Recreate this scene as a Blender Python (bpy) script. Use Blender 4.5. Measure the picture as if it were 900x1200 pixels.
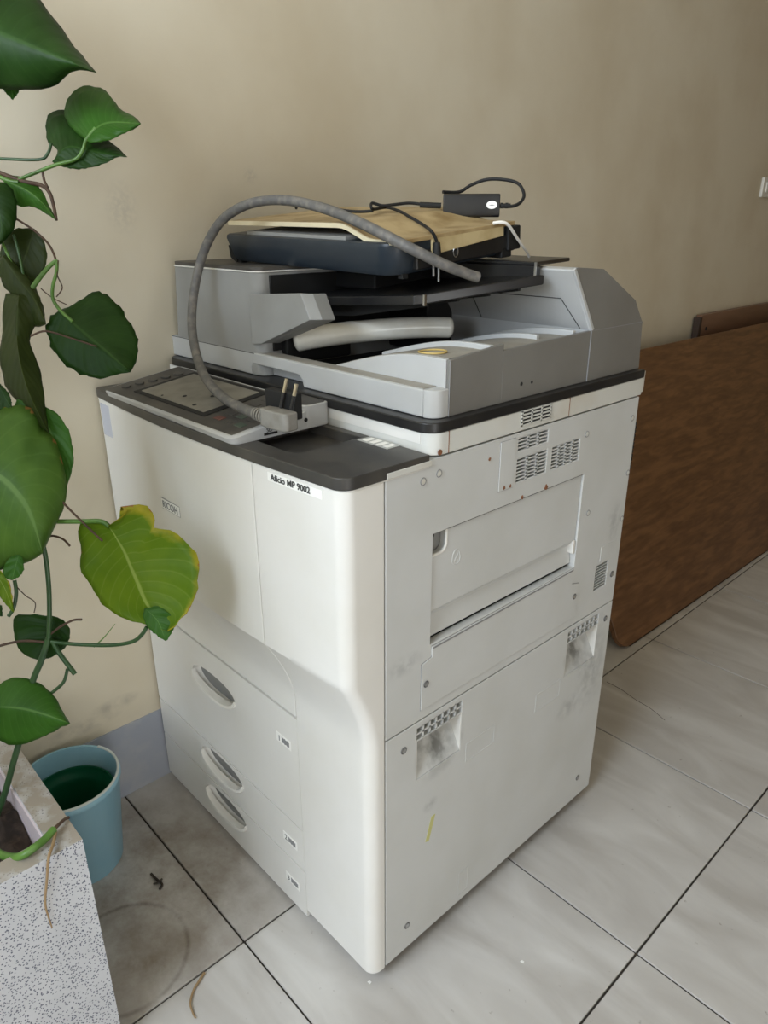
import bpy, bmesh, math, random
from mathutils import Vector, Matrix
random.seed(7)
for o in list(bpy.data.objects): bpy.data.objects.remove(o, do_unlink=True)
SC = bpy.context.scene
COL = SC.collection

# ------------------------------------------------------------------ camera
CAM = Vector((0.61064, -0.57083, 1.17797)); PITCH = -0.38174; YAW = 0.81969; ROLL = -0.00175; FPX = 850.5
fw = Vector((-math.sin(YAW)*math.cos(PITCH), math.cos(YAW)*math.cos(PITCH), math.sin(PITCH)))
_r = fw.cross(Vector((0,0,1))).normalized(); _u = _r.cross(fw)
rt = math.cos(ROLL)*_r + math.sin(ROLL)*_u; up = -math.sin(ROLL)*_r + math.cos(ROLL)*_u
cd = bpy.data.cameras.new('camera'); cam = bpy.data.objects.new('camera', cd); COL.objects.link(cam)
cam.matrix_world = Matrix(((rt.x, up.x, -fw.x, CAM.x), (rt.y, up.y, -fw.y, CAM.y), (rt.z, up.z, -fw.z, CAM.z), (0,0,0,1)))
cd.sensor_fit = 'VERTICAL'; cd.sensor_height = 24; cd.lens = 24*FPX/1200; cd.clip_start = .02
SC.camera = cam

def W(px, py, ax, val):
    """point of the world seen at photo pixel (px,py) lying on the plane coordinate[ax] = val"""
    d = fw + rt*(px-450)/FPX - up*(py-600)/FPX
    return CAM + d*((val-CAM[ax])/d[ax])
def AT(px, py, depth):
    return CAM + (fw + rt*(px-450)/FPX - up*(py-600)/FPX)*depth

# ------------------------------------------------------------------ view, world, daylight
SC.view_settings.view_transform = 'Standard'; SC.view_settings.look = 'None'
SC.view_settings.exposure = 0.25; SC.view_settings.gamma = 1.0; SC.view_settings.use_curve_mapping = False
wd = bpy.data.worlds.new('sky'); SC.world = wd; wd.use_nodes = True
wd.node_tree.nodes['Background'].inputs[0].default_value = (.72, .84, 1, 1)
wd.node_tree.nodes['Background'].inputs[1].default_value = 1.0
def area(name, loc, rot, sx, sy, power, color, label):
    l = bpy.data.lights.new(name, 'AREA'); l.shape = 'RECTANGLE'; l.size = sx; l.size_y = sy
    l.energy = power; l.color = color
    o = bpy.data.objects.new(name, l); COL.objects.link(o); o.location = loc; o.rotation_euler = rot
    return o
WX0, WX1, WZ0, WZ1 = -0.45, 0.75, 1.15, 2.50        # window in the wall behind the camera
WY = -1.65
P1, P2 = 68, 24
area('daylight', ((WX0+WX1)/2, WY-.16, (WZ0+WZ1)/2), (math.radians(-90+180), 0, 0), WX1-WX0, WZ1-WZ0, P1, (.79, .89, 1), '')
# unseen window added in the right-hand wall to light the copier's side
DY0, DY1, DZ0, DZ1 = -1.60, -0.40, 0.12, 1.75
area('daylight', (2.75+.16, (DY0+DY1)/2, (DZ0+DZ1)/2), (math.radians(90), 0, math.radians(90)), DY1-DY0, DZ1-DZ0, P2, (1, .985, .95), '')

# ------------------------------------------------------------------ materials
def col(c): return (c[0], c[1], c[2], 1)
def srgb(r, g, b):
    f = lambda v: (v/255/12.92) if v/255 <= .04045 else ((v/255+.055)/1.055)**2.4
    return (f(r), f(g), f(b))
def mat(name, c, rough=.5, metal=0., c2=None, scale=8., lo=.4, hi=.7, detail=4., bump=0., bscale=60., spec=.5, coat=0., sub=0.):
    m = bpy.data.materials.new(name); m.use_nodes = True; nt = m.node_tree; N = nt.nodes; L = nt.links
    b = N['Principled BSDF']; b.inputs['Base Color'].default_value = col(c); b.inputs['Roughness'].default_value = rough
    b.inputs['Metallic'].default_value = metal; b.inputs['Specular IOR Level'].default_value = spec
    b.inputs['Coat Weight'].default_value = coat
    g = N.new('ShaderNodeNewGeometry')
    if c2:
        n = N.new('ShaderNodeTexNoise'); n.inputs['Scale'].default_value = scale; n.inputs['Detail'].default_value = detail
        L.new(g.outputs['Position'], n.inputs['Vector'])
        r = N.new('ShaderNodeMapRange'); r.inputs['From Min'].default_value = lo; r.inputs['From Max'].default_value = hi
        L.new(n.outputs['Fac'], r.inputs['Value'])
        x = N.new('ShaderNodeMix'); x.data_type = 'RGBA'; x.inputs['A'].default_value = col(c); x.inputs['B'].default_value = col(c2)
        L.new(r.outputs['Result'], x.inputs['Factor']); L.new(x.outputs['Result'], b.inputs['Base Color'])
    if bump:
        n = N.new('ShaderNodeTexNoise'); n.inputs['Scale'].default_value = bscale; L.new(g.outputs['Position'], n.inputs['Vector'])
        bp = N.new('ShaderNodeBump'); bp.inputs['Strength'].default_value = bump; bp.inputs['Distance'].default_value = .002
        L.new(n.outputs['Fac'], bp.inputs['Height']); L.new(bp.outputs['Normal'], b.inputs['Normal'])
    return m
def nodes(m): return m.node_tree.nodes, m.node_tree.links, m.node_tree.nodes['Principled BSDF']
def mask_spots(m, spots, c, strength=.8, nscale=25.):
    """stains with a shape of their own: spots = [(x,y,z,rx,ry,rz)], noise-broken"""
    N, L, b = nodes(m)
    src = b.inputs['Base Color'].links[0].from_socket if b.inputs['Base Color'].links else None
    g = N.new('ShaderNodeNewGeometry'); nz = N.new('ShaderNodeTexNoise'); nz.inputs['Scale'].default_value = nscale; nz.inputs['Detail'].default_value = 6
    L.new(g.outputs['Position'], nz.inputs['Vector'])
    acc = None
    for (x, y, z, rx, ry, rz) in spots:
        s = N.new('ShaderNodeVectorMath'); s.operation = 'SUBTRACT'; s.inputs[1].default_value = (x, y, z); L.new(g.outputs['Position'], s.inputs[0])
        d = N.new('ShaderNodeVectorMath'); d.operation = 'DIVIDE'; d.inputs[1].default_value = (rx, ry, rz); L.new(s.outputs[0], d.inputs[0])
        ln = N.new('ShaderNodeVectorMath'); ln.operation = 'LENGTH'; L.new(d.outputs[0], ln.inputs[0])
        mr = N.new('ShaderNodeMapRange'); mr.inputs['From Min'].default_value = 1.; mr.inputs['From Max'].default_value = .2; L.new(ln.outputs['Value'], mr.inputs['Value'])
        if acc is None: acc = mr.outputs['Result']
        else:
            mx = N.new('ShaderNodeMath'); mx.operation = 'MAXIMUM'; L.new(acc, mx.inputs[0]); L.new(mr.outputs['Result'], mx.inputs[1]); acc = mx.outputs[0]
    m1 = N.new('ShaderNodeMapRange'); m1.inputs['From Min'].default_value = .35; m1.inputs['From Max'].default_value = .6; L.new(nz.outputs['Fac'], m1.inputs['Value'])
    mu = N.new('ShaderNodeMath'); mu.operation = 'MULTIPLY'; L.new(acc, mu.inputs[0]); L.new(m1.outputs['Result'], mu.inputs[1])
    m2 = N.new('ShaderNodeMath'); m2.operation = 'MULTIPLY'; m2.inputs[1].default_value = strength; L.new(mu.outputs[0], m2.inputs[0])
    x = N.new('ShaderNodeMix'); x.data_type = 'RGBA'; x.inputs['B'].default_value = col(c)
    if src: L.new(src, x.inputs['A'])
    else: x.inputs['A'].default_value = b.inputs['Base Color'].default_value
    L.new(m2.outputs[0], x.inputs['Factor']); L.new(x.outputs['Result'], b.inputs['Base Color'])

M = {}
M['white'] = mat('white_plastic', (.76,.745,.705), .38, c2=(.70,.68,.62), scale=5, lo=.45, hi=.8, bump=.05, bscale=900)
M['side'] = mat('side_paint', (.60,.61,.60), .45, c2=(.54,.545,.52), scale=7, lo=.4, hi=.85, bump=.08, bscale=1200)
M['band'] = mat('band_plastic', (.62,.62,.58), .45, c2=(.56,.52,.44), scale=9, lo=.5, hi=.8)
M['greyshade'] = mat('shaded_grey_plastic', (.20,.195,.18), .5, c2=(.16,.15,.135), scale=6, lo=.4, hi=.8)  # darker copy of the feeder grey: weak light on its sides put into colour
M['greylight'] = mat('light_grey_plastic', (.49,.495,.49), .42, c2=(.41,.405,.385), scale=6, lo=.4, hi=.8)  # lighter copy: light on the feeder's front faces put into colour
M['grey'] = mat('grey_plastic', (.30,.302,.295), .42, c2=(.22,.217,.20), scale=6, lo=.4, hi=.8, bump=.05, bscale=900)  # lowered grey: shade on the feeder head and arm put into colour
M['dusty'] = mat('dusty_grey', (.28,.26,.22), .7, c2=(.40,.38,.34), scale=14, lo=.35, hi=.8)
M['deck'] = mat('deck_dark', (.030,.029,.028), .42, c2=(.085,.077,.065), scale=10, lo=.35, hi=.75, bump=.05, bscale=500)
M['panelgrey'] = mat('panel_dark', (.042,.039,.036), .5, c2=(.09,.082,.07), scale=14, lo=.4, hi=.7)
M['screen'] = mat('dusty_screen', (.24,.225,.19), .6, c2=(.16,.15,.13), scale=30, lo=.4, hi=.75)
M['black'] = mat('black_plastic', (.010,.010,.011), .35, c2=(.026,.025,.023), scale=12, lo=.45, hi=.8)
M['blackm'] = mat('matt_black', (.006,.006,.006), .7)
M['dark'] = mat('dark_gap', (.02,.02,.02), .8)
M['chassis'] = mat('chassis', (.25,.25,.24), .6)
M['blue'] = mat('scanner_blue', (.018,.026,.036), .32, c2=(.023,.032,.042), scale=20)
M['cream'] = mat('yellowed_cream', (.46,.345,.18), .5, c2=(.27,.18,.075), scale=22, lo=.38, hi=.66, detail=8)
M['creamside'] = mat('cream_side', (.58,.47,.26), .45, c2=(.42,.31,.15), scale=20, lo=.45, hi=.7, detail=7)
M['creamedge'] = mat('cream_edge', (.75,.66,.45), .4)
M['cable'] = mat('grey_cable', (.11,.107,.102), .55, c2=(.19,.175,.155), scale=90, lo=.45, hi=.7)
M['plug'] = mat('grey_plug', (.27,.26,.235), .5, c2=(.18,.165,.14), scale=40)
M['brass'] = mat('pin_metal', (.75,.68,.52), .3, metal=1.)
M['steel'] = mat('screw_steel', (.55,.55,.55), .3, metal=1.)
M['wand'] = mat('ivory_vinyl', (.80,.78,.70), .2, c2=(.72,.68,.58), scale=20, coat=.3)
M['label'] = mat('label_paper', (.90,.89,.85), .5)
M['clearlabel'] = mat('faded_label', (.42,.42,.40), .35)
M['ink'] = mat('ink', (.05,.05,.05), .6)
M['greyink'] = mat('grey_ink', (.25,.25,.25), .6)
M['rust'] = mat('rust', (.22,.09,.04), .8)
M['rubber'] = mat('rubber_band', (.55,.40,.14), .5)
M['whitecord'] = mat('white_cord', (.75,.72,.66), .4)
M['window_g'] = mat('frosted_window', (.52,.54,.62), .25)
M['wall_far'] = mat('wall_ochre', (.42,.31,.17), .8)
M['wall'] = mat('wall_paint', (.67,.605,.47), .75, c2=(.58,.50,.36), scale=3.2, lo=.4, hi=.75, bump=.12, bscale=14)
M['skirt'] = mat('skirting_paint', (.34,.36,.41), .5, c2=(.44,.44,.44), scale=12, lo=.5, hi=.8)
M['ceil'] = mat('ceiling_paint', (.68,.60,.46), .8)
M['grout'] = mat('dark_grout', (.035,.028,.022), .9)
M['yellowmark'] = mat('yellow_mark', (.55,.54,.22), .6)
M['switch'] = mat('switch_plastic', (.75,.73,.66), .35)
M['bucket'] = mat('bucket_blue', (.25,.46,.56), .35, c2=(.30,.50,.58), scale=10)
M['buckethighlight'] = mat('bucket_highlight', (.55,.60,.58), .4)
M['greenpot'] = mat('green_plastic', (.004,.10,.045), .35)
M['pinkliner'] = mat('liner_plastic', (.66,.58,.62), .45)
M['twig'] = mat('dry_twig', (.30,.20,.10), .8)
M['twigdark'] = mat('dark_twig', (.03,.022,.015), .85)
M['key'] = mat('panel_key', (.06,.056,.05), .5)
M['redkey'] = mat('red_key', (.12,.045,.035), .55)
M['greenkey'] = mat('green_key', (.07,.095,.07), .5)
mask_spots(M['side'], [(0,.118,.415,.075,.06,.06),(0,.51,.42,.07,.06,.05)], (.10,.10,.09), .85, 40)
mask_spots(M['wall'], [(-.70,-.20,.215,.05,.10,.02),(-.70,-.12,.235,.05,.06,.02),(-.70,.04,.205,.05,.03,.06)], (.25,.22,.18), .55, 30)
mask_spots(M['wall'], [(-.70,.03,1.20,.05,.035,.05),(-.70,.30,1.26,.05,.02,.02)], (.34,.31,.27), .28, 130)
mask_spots(M['side'], [(0,.56,.36,.03,.06,.12),(0,.49,.30,.02,.05,.03),(0,.04,.60,.02,.04,.02),(0,.10,.31,.02,.02,.015),(0,.58,.66,.02,.03,.05)], (.30,.31,.31), .5, 60)

def wood_mat(name, c1, c2, axis=1, s=1.):
    m = mat(name, c1, .42); N, L, b = nodes(m)
    tc = N.new('ShaderNodeTexCoord'); mp = N.new('ShaderNodeMapping')
    sc = [14*s, 14*s, 14*s]; sc[axis] = 2.2*s; mp.inputs['Scale'].default_value = sc
    L.new(tc.outputs['Object'], mp.inputs['Vector'])
    n = N.new('ShaderNodeTexNoise'); n.inputs['Scale'].default_value = .9; n.inputs['Detail'].default_value = 3; n.inputs['Distortion'].default_value = 1.2; L.new(mp.outputs[0], n.inputs['Vector'])
    w = N.new('ShaderNodeTexWave'); w.inputs['Scale'].default_value = .35; w.inputs['Distortion'].default_value = 9; w.inputs['Detail'].default_value = 3; w.inputs['Detail Scale'].default_value = 1.5
    w.bands_direction = 'X' if axis != 0 else 'Y'
    L.new(mp.outputs[0], w.inputs['Vector'])
    mx = N.new('ShaderNodeMath'); mx.operation = 'MULTIPLY_ADD'; mx.inputs[1].default_value = .35; L.new(w.outputs['Fac'], mx.inputs[0]); L.new(n.outputs['Fac'], mx.inputs[2])
    r = N.new('ShaderNodeMapRange'); r.inputs['From Min'].default_value = .35; r.inputs['From Max'].default_value = 1.; L.new(mx.outputs[0], r.inputs['Value'])
    x = N.new('ShaderNodeMix'); x.data_type = 'RGBA'; x.inputs['A'].default_value = col(c1); x.inputs['B'].default_value = col(c2)
    L.new(r.outputs['Result'], x.inputs['Factor']); L.new(x.outputs['Result'], b.inputs['Base Color'])
    return m
M['wood'] = wood_mat('brown_laminate', (.215,.108,.048), (.115,.054,.023), 1, 4.5)
M['wood2'] = wood_mat('reddish_wood', (.22,.12,.075), (.15,.075,.04))
M['woodedge'] = mat('wood_edge', (.05,.03,.02), .7)

def tile_mat():
    m = mat('floor_tile', (.50,.475,.43), .28); N, L, b = nodes(m)
    g = N.new('ShaderNodeNewGeometry'); oi = N.new('ShaderNodeObjectInfo')
    ad = N.new('ShaderNodeVectorMath'); ad.operation = 'ADD'; L.new(g.outputs['Position'], ad.inputs[0])
    mm = N.new('ShaderNodeVectorMath'); mm.operation = 'SCALE'; mm.inputs[0].default_value = (7,3,1); L.new(oi.outputs['Random'], mm.inputs['Scale']); L.new(mm.outputs[0], ad.inputs[1])
    mp = N.new('ShaderNodeMapping'); mp.inputs['Rotation'].default_value = (0,0,.5); mp.inputs['Scale'].default_value = (2.2,7,1); L.new(ad.outputs[0], mp.inputs['Vector'])
    n = N.new('ShaderNodeTexNoise'); n.inputs['Scale'].default_value = 1.6; n.inputs['Detail'].default_value = 6; n.inputs['Distortion'].default_value = .8; L.new(mp.outputs[0], n.inputs['Vector'])
    cr = N.new('ShaderNodeValToRGB'); cr.color_ramp.elements[0].position = .32; cr.color_ramp.elements[0].color = (.44,.415,.385,1)
    cr.color_ramp.elements[1].position = .72; cr.color_ramp.elements[1].color = (.62,.605,.58,1); L.new(n.outputs['Fac'], cr.inputs['Fac'])
    # dust, denser in the dirty corner by the planter
    sep = N.new('ShaderNodeSeparateXYZ'); L.new(g.outputs['Position'], sep.inputs[0])
    n2 = N.new('ShaderNodeTexNoise'); n2.inputs['Scale'].default_value = 9; n2.inputs['Detail'].default_value = 8; n2.inputs['Roughness'].default_value = .7; L.new(g.outputs['Position'], n2.inputs['Vector'])
    s = N.new('ShaderNodeVectorMath'); s.operation = 'SUBTRACT'; s.inputs[1].default_value = (-.45,-.22,0); L.new(g.outputs['Position'], s.inputs[0])
    ln = N.new('ShaderNodeVectorMath'); ln.operation = 'LENGTH'; L.new(s.outputs[0], ln.inputs[0])
    # wobble the border of the dirty zone and keep it on the far side of the joint
    md = N.new('ShaderNodeMapRange'); md.inputs['From Min'].default_value = .36; md.inputs['From Max'].default_value = .16; L.new(ln.outputs['Value'], md.inputs['Value'])
    jx = N.new('ShaderNodeMapRange'); jx.inputs['From Min'].default_value = -.21; jx.inputs['From Max'].default_value = -.225; L.new(sep.outputs['X'], jx.inputs['Value'])
    mj = N.new('ShaderNodeMath'); mj.operation = 'MULTIPLY'; L.new(md.outputs['Result'], mj.inputs[0]); L.new(jx.outputs['Result'], mj.inputs[1])
    m2 = N.new('ShaderNodeMapRange'); m2.inputs['From Min'].default_value = .28; m2.inputs['From Max'].default_value = .68; L.new(n2.outputs['Fac'], m2.inputs['Value'])
    mu = N.new('ShaderNodeMath'); mu.operation = 'MULTIPLY'; L.new(mj.outputs[0], mu.inputs[0]); L.new(m2.outputs['Result'], mu.inputs[1])
    x = N.new('ShaderNodeMix'); x.data_type = 'RGBA'; x.inputs['B'].default_value = (.23,.19,.15,1)
    L.new(cr.outputs['Color'], x.inputs['A']); L.new(mu.outputs[0], x.inputs['Factor'])
    # ring left by a pot
    s2 = N.new('ShaderNodeVectorMath'); s2.operation = 'SUBTRACT'; s2.inputs[1].default_value = (-.335,-.30,0); L.new(g.outputs['Position'], s2.inputs[0])
    l2 = N.new('ShaderNodeVectorMath'); l2.operation = 'LENGTH'; L.new(s2.outputs[0], l2.inputs[0])
    d2 = N.new('ShaderNodeMath'); d2.operation = 'SUBTRACT'; d2.inputs[1].default_value = .105; L.new(l2.outputs['Value'], d2.inputs[0])
    ab = N.new('ShaderNodeMath'); ab.operation = 'ABSOLUTE'; L.new(d2.outputs[0], ab.inputs[0])
    rr = N.new('ShaderNodeMapRange'); rr.inputs['From Min'].default_value = .006; rr.inputs['From Max'].default_value = .001; rr.inputs['To Max'].default_value = .6; L.new(ab.outputs[0], rr.inputs['Value'])
    r2 = N.new('ShaderNodeMath'); r2.operation = 'MULTIPLY'; L.new(rr.outputs['Result'], r2.inputs[0]); L.new(m2.outputs['Result'], r2.inputs[1])
    x2 = N.new('ShaderNodeMix'); x2.data_type = 'RGBA'; x2.inputs['B'].default_value = (.07,.05,.035,1)
    L.new(x.outputs['Result'], x2.inputs['A']); L.new(r2.outputs[0], x2.inputs['Factor'])
    # small specks
    n3 = N.new('ShaderNodeTexNoise'); n3.inputs['Scale'].default_value = 75; n3.inputs['Detail'].default_value = 3; L.new(g.outputs['Position'], n3.inputs['Vector'])
    m3 = N.new('ShaderNodeMapRange'); m3.inputs['From Min'].default_value = .70; m3.inputs['From Max'].default_value = .76; m3.inputs['To Max'].default_value = .5; L.new(n3.outputs['Fac'], m3.inputs['Value'])
    x3 = N.new('ShaderNodeMix'); x3.data_type = 'RGBA'; x3.inputs['B'].default_value = (.2,.17,.14,1)
    L.new(x2.outputs['Result'], x3.inputs['A']); L.new(m3.outputs['Result'], x3.inputs['Factor'])
    L.new(x3.outputs['Result'], b.inputs['Base Color'])
    return m
M['tile'] = tile_mat()

def terrazzo():
    m = mat('terrazzo', (.5,.5,.5), .5); N, L, b = nodes(m)
    g = N.new('ShaderNodeNewGeometry')
    v = N.new('ShaderNodeTexVoronoi'); v.inputs['Scale'].default_value = 340; L.new(g.outputs['Position'], v.inputs['Vector'])
    d = N.new('ShaderNodeMapRange'); d.inputs['From Min'].default_value = .42; d.inputs['From Max'].default_value = .32; L.new(v.outputs['Distance'], d.inputs['Value'])
    sp = N.new('ShaderNodeSeparateColor'); L.new(v.outputs['Color'], sp.inputs[0])
    gt = N.new('ShaderNodeMath'); gt.operation = 'GREATER_THAN'; gt.inputs[1].default_value = .60; L.new(sp.outputs[0], gt.inputs[0])
    mu = N.new('ShaderNodeMath'); mu.operation = 'MULTIPLY'; L.new(d.outputs['Result'], mu.inputs[0]); L.new(gt.outputs[0], mu.inputs[1])
    n = N.new('ShaderNodeTexNoise'); n.inputs['Scale'].default_value = 18; n.inputs['Detail'].default_value = 5; L.new(g.outputs['Position'], n.inputs['Vector'])
    a = N.new('ShaderNodeMix'); a.data_type = 'RGBA'; a.inputs['A'].default_value = (.50,.51,.54,1); a.inputs['B'].default_value = (.68,.69,.72,1); L.new(n.outputs['Fac'], a.inputs['Factor'])
    x = N.new('ShaderNodeMix'); x.data_type = 'RGBA'; x.inputs['B'].default_value = (.09,.10,.15,1); L.new(a.outputs['Result'], x.inputs['A']); L.new(mu.outputs[0], x.inputs['Factor'])
    # the worn, muddy top of the rim
    sn = N.new('ShaderNodeSeparateXYZ'); L.new(g.outputs['Normal'], sn.inputs[0])
    mr = N.new('ShaderNodeMapRange'); mr.inputs['From Min'].default_value = .4; mr.inputs['From Max'].default_value = .9; L.new(sn.outputs['Z'], mr.inputs['Value'])
    n2 = N.new('ShaderNodeTexNoise'); n2.inputs['Scale'].default_value = 45; n2.inputs['Detail'].default_value = 6; L.new(g.outputs['Position'], n2.inputs['Vector'])
    m2 = N.new('ShaderNodeMapRange'); m2.inputs['From Min'].default_value = .15; m2.inputs['From Max'].default_value = .55; L.new(n2.outputs['Fac'], m2.inputs['Value'])
    k = N.new('ShaderNodeMath'); k.operation = 'MULTIPLY'; L.new(mr.outputs['Result'], k.inputs[0]); L.new(m2.outputs['Result'], k.inputs[1])
    y = N.new('ShaderNodeMix'); y.data_type = 'RGBA'; y.inputs['B'].default_value = (.33,.29,.24,1); L.new(x.outputs['Result'], y.inputs['A']); L.new(k.outputs[0], y.inputs['Factor'])
    L.new(y.outputs['Result'], b.inputs['Base Color'])
    return m
M['terrazzo'] = terrazzo()
M['soil'] = mat('dark_soil', (.018,.012,.009), .95, c2=(.06,.04,.028), scale=60, bump=.8, bscale=120)

def leaf_mat(name, c1, c2, vein, rough=.45, edge=None, trans=.25, veinw=.16, brown=None):
    m = mat(name, c1, rough); N, L, b = nodes(m); b.inputs['Specular IOR Level'].default_value = .22
    uv = N.new('ShaderNodeUVMap'); sx = N.new('ShaderNodeSeparateXYZ'); L.new(uv.outputs[0], sx.inputs[0])
    av = N.new('ShaderNodeMath'); av.operation = 'ABSOLUTE'; L.new(sx.outputs['Y'], av.inputs[0])
    g = N.new('ShaderNodeNewGeometry')
    n = N.new('ShaderNodeTexNoise'); n.inputs['Scale'].default_value = 22; n.inputs['Detail'].default_value = 4; L.new(g.outputs['Position'], n.inputs['Vector'])
    r = N.new('ShaderNodeMapRange'); r.inputs['From Min'].default_value = .35; r.inputs['From Max'].default_value = .7; L.new(n.outputs['Fac'], r.inputs['Value'])
    a = N.new('ShaderNodeMix'); a.data_type = 'RGBA'; a.inputs['A'].default_value = col(c1); a.inputs['B'].default_value = col(c2); L.new(r.outputs['Result'], a.inputs['Factor'])
    # side veins
    k = N.new('ShaderNodeMath'); k.operation = 'MULTIPLY_ADD'; k.inputs[1].default_value = -.32; L.new(av.outputs[0], k.inputs[0]); L.new(sx.outputs['X'], k.inputs[2])
    f = N.new('ShaderNodeMath'); f.operation = 'MULTIPLY'; f.inputs[1].default_value = 75; L.new(k.outputs[0], f.inputs[0])
    s = N.new('ShaderNodeMath'); s.operation = 'SINE'; L.new(f.outputs[0], s.inputs[0])
    vr = N.new('ShaderNodeMapRange'); vr.inputs['From Min'].default_value = .86; vr.inputs['From Max'].default_value = 1.; vr.inputs['To Max'].default_value = veinw; L.new(s.outputs[0], vr.inputs['Value'])
    mr = N.new('ShaderNodeMapRange'); mr.inputs['From Min'].default_value = .045; mr.inputs['From Max'].default_value = .02; mr.inputs['To Max'].default_value = .85; L.new(av.outputs[0], mr.inputs['Value'])
    mx = N.new('ShaderNodeMath'); mx.operation = 'MAXIMUM'; L.new(vr.outputs['Result'], mx.inputs[0]); L.new(mr.outputs['Result'], mx.inputs[1])
    x = N.new('ShaderNodeMix'); x.data_type = 'RGBA'; x.inputs['B'].default_value = col(vein); L.new(a.outputs['Result'], x.inputs['A']); L.new(mx.outputs[0], x.inputs['Factor'])
    out = x.outputs['Result']
    if edge:
        ed = N.new('ShaderNodeMath'); ed.operation = 'MULTIPLY_ADD'; ed.inputs[1].default_value = 1.; L.new(n.outputs['Fac'], ed.inputs[0]); L.new(sx.outputs['Y'], ed.inputs[2])
        er = N.new('ShaderNodeMapRange'); er.inputs['From Min'].default_value = 1.32; er.inputs['From Max'].default_value = 1.55; L.new(ed.outputs[0], er.inputs['Value'])
        y = N.new('ShaderNodeMix'); y.data_type = 'RGBA'; y.inputs['B'].default_value = col(edge); L.new(out, y.inputs['A']); L.new(er.outputs['Result'], y.inputs['Factor']); out = y.outputs['Result']
    if brown:
        n5 = N.new('ShaderNodeTexNoise'); n5.inputs['Scale'].default_value = 70; L.new(g.outputs['Position'], n5.inputs['Vector'])
        e5 = N.new('ShaderNodeMath'); e5.operation = 'MULTIPLY_ADD'; e5.inputs[1].default_value = .35; L.new(n5.outputs['Fac'], e5.inputs[0]); L.new(av.outputs[0], e5.inputs[2])
        r5 = N.new('ShaderNodeMapRange'); r5.inputs['From Min'].default_value = 1.19; r5.inputs['From Max'].default_value = 1.22; L.new(e5.outputs[0], r5.inputs['Value'])
        y = N.new('ShaderNodeMix'); y.data_type = 'RGBA'; y.inputs['B'].default_value = col(brown); L.new(out, y.inputs['A']); L.new(r5.outputs['Result'], y.inputs['Factor']); out = y.outputs['Result']
    L.new(out, b.inputs['Base Color'])
    bp = N.new('ShaderNodeBump'); bp.inputs['Strength'].default_value = .12; bp.inputs['Distance'].default_value = .001; bp.invert = True; L.new(s.outputs[0], bp.inputs['Height']); L.new(bp.outputs['Normal'], b.inputs['Normal'])
    t = N.new('ShaderNodeBsdfTranslucent'); L.new(out, t.inputs['Color'])
    ms = N.new('ShaderNodeMixShader'); ms.inputs[0].default_value = trans
    L.new(b.outputs[0], ms.inputs[1]); L.new(t.outputs[0], ms.inputs[2]); L.new(ms.outputs[0], N['Material Output'].inputs['Surface'])
    return m
M['leaf_dark'] = leaf_mat('leaf_dark', (.014,.048,.006), (.022,.068,.009), (.04,.10,.02))
M['leaf_mid'] = leaf_mat('leaf_mid', (.034,.115,.012), (.05,.155,.018), (.11,.24,.05))
M['leaf_pale'] = leaf_mat('leaf_pale', (.060,.135,.020), (.095,.19,.028), (.14,.25,.06), edge=None, brown=(.35,.18,.06))
M['leaf_lime'] = leaf_mat('leaf_lime', (.105,.20,.008), (.15,.25,.010), (.32,.42,.09), edge=(.42,.36,.025), trans=.3, brown=(.35,.17,.04))
M['leaf_olive'] = leaf_mat('leaf_olive', (.028,.045,.009), (.042,.062,.013), (.06,.085,.022))
M['stem'] = mat('green_stem', (.10,.22,.035), .4, c2=(.05,.12,.02), scale=30)
M['stemdark'] = mat('dark_stem', (.022,.065,.022), .4, c2=(.035,.09,.025), scale=30)
M['stembrown'] = mat('brown_stem', (.09,.05,.03), .7, c2=(.05,.03,.02), scale=60)

# ------------------------------------------------------------------ helpers
def obj(name, bm, m, parent=None, bevel=0., seg=2, smooth=True, sharp=35):
    me = bpy.data.meshes.new(name); bmesh.ops.recalc_face_normals(bm, faces=bm.faces); bm.to_mesh(me); bm.free()
    me.materials.append(M[m] if isinstance(m, str) else m)
    o = bpy.data.objects.new(name, me); COL.objects.link(o)
    if parent is not None: o.parent = parent; o.matrix_parent_inverse = Matrix.Identity(4)
    if smooth:
        for p in me.polygons: p.use_smooth = True
        me.set_sharp_from_angle(angle=math.radians(sharp))
    if bevel:
        b = o.modifiers.new('bevel', 'BEVEL'); b.width = bevel; b.segments = seg; b.limit_method = 'ANGLE'; b.angle_limit = math.radians(40); b.harden_normals = smooth
    return o
def tag(o, label=None, cat=None, group=None, kind=None):
    if label: o['label'] = label
    if cat: o['category'] = cat
    if group: o['group'] = group
    if kind: o['kind'] = kind
    return o
def empty(name, loc=(0,0,0), label=None, cat=None, group=None):
    o = bpy.data.objects.new(name, None); COL.objects.link(o); o.location = loc; o.empty_display_size = .1
    return tag(o, label, cat, group)
def BM(): return bmesh.new()
def box(bm, lo, hi, mtx=None):
    vs = [bm.verts.new((x, y, z)) for x in (lo[0], hi[0]) for y in (lo[1], hi[1]) for z in (lo[2], hi[2])]
    for f in ((0,1,3,2),(4,6,7,5),(0,4,5,1),(2,3,7,6),(0,2,6,4),(1,5,7,3)): bm.faces.new([vs[i] for i in f])
    if mtx: bmesh.ops.transform(bm, matrix=mtx, verts=vs)
    return vs
def prism(bm, poly, ax, a, b):
    """extrude a 2D polygon along axis ax from a to b; poly in the two other axes in x,y,z order"""
    def P(u, v, w):
        return (w, u, v) if ax == 0 else (u, w, v) if ax == 1 else (u, v, w)
    A = [bm.verts.new(P(u, v, a)) for u, v in poly]; B = [bm.verts.new(P(u, v, b)) for u, v in poly]
    bm.faces.new(A); bm.faces.new(B[::-1]); n = len(poly)
    for i in range(n): bm.faces.new([A[i], B[i], B[(i+1) % n], A[(i+1) % n]])
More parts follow.
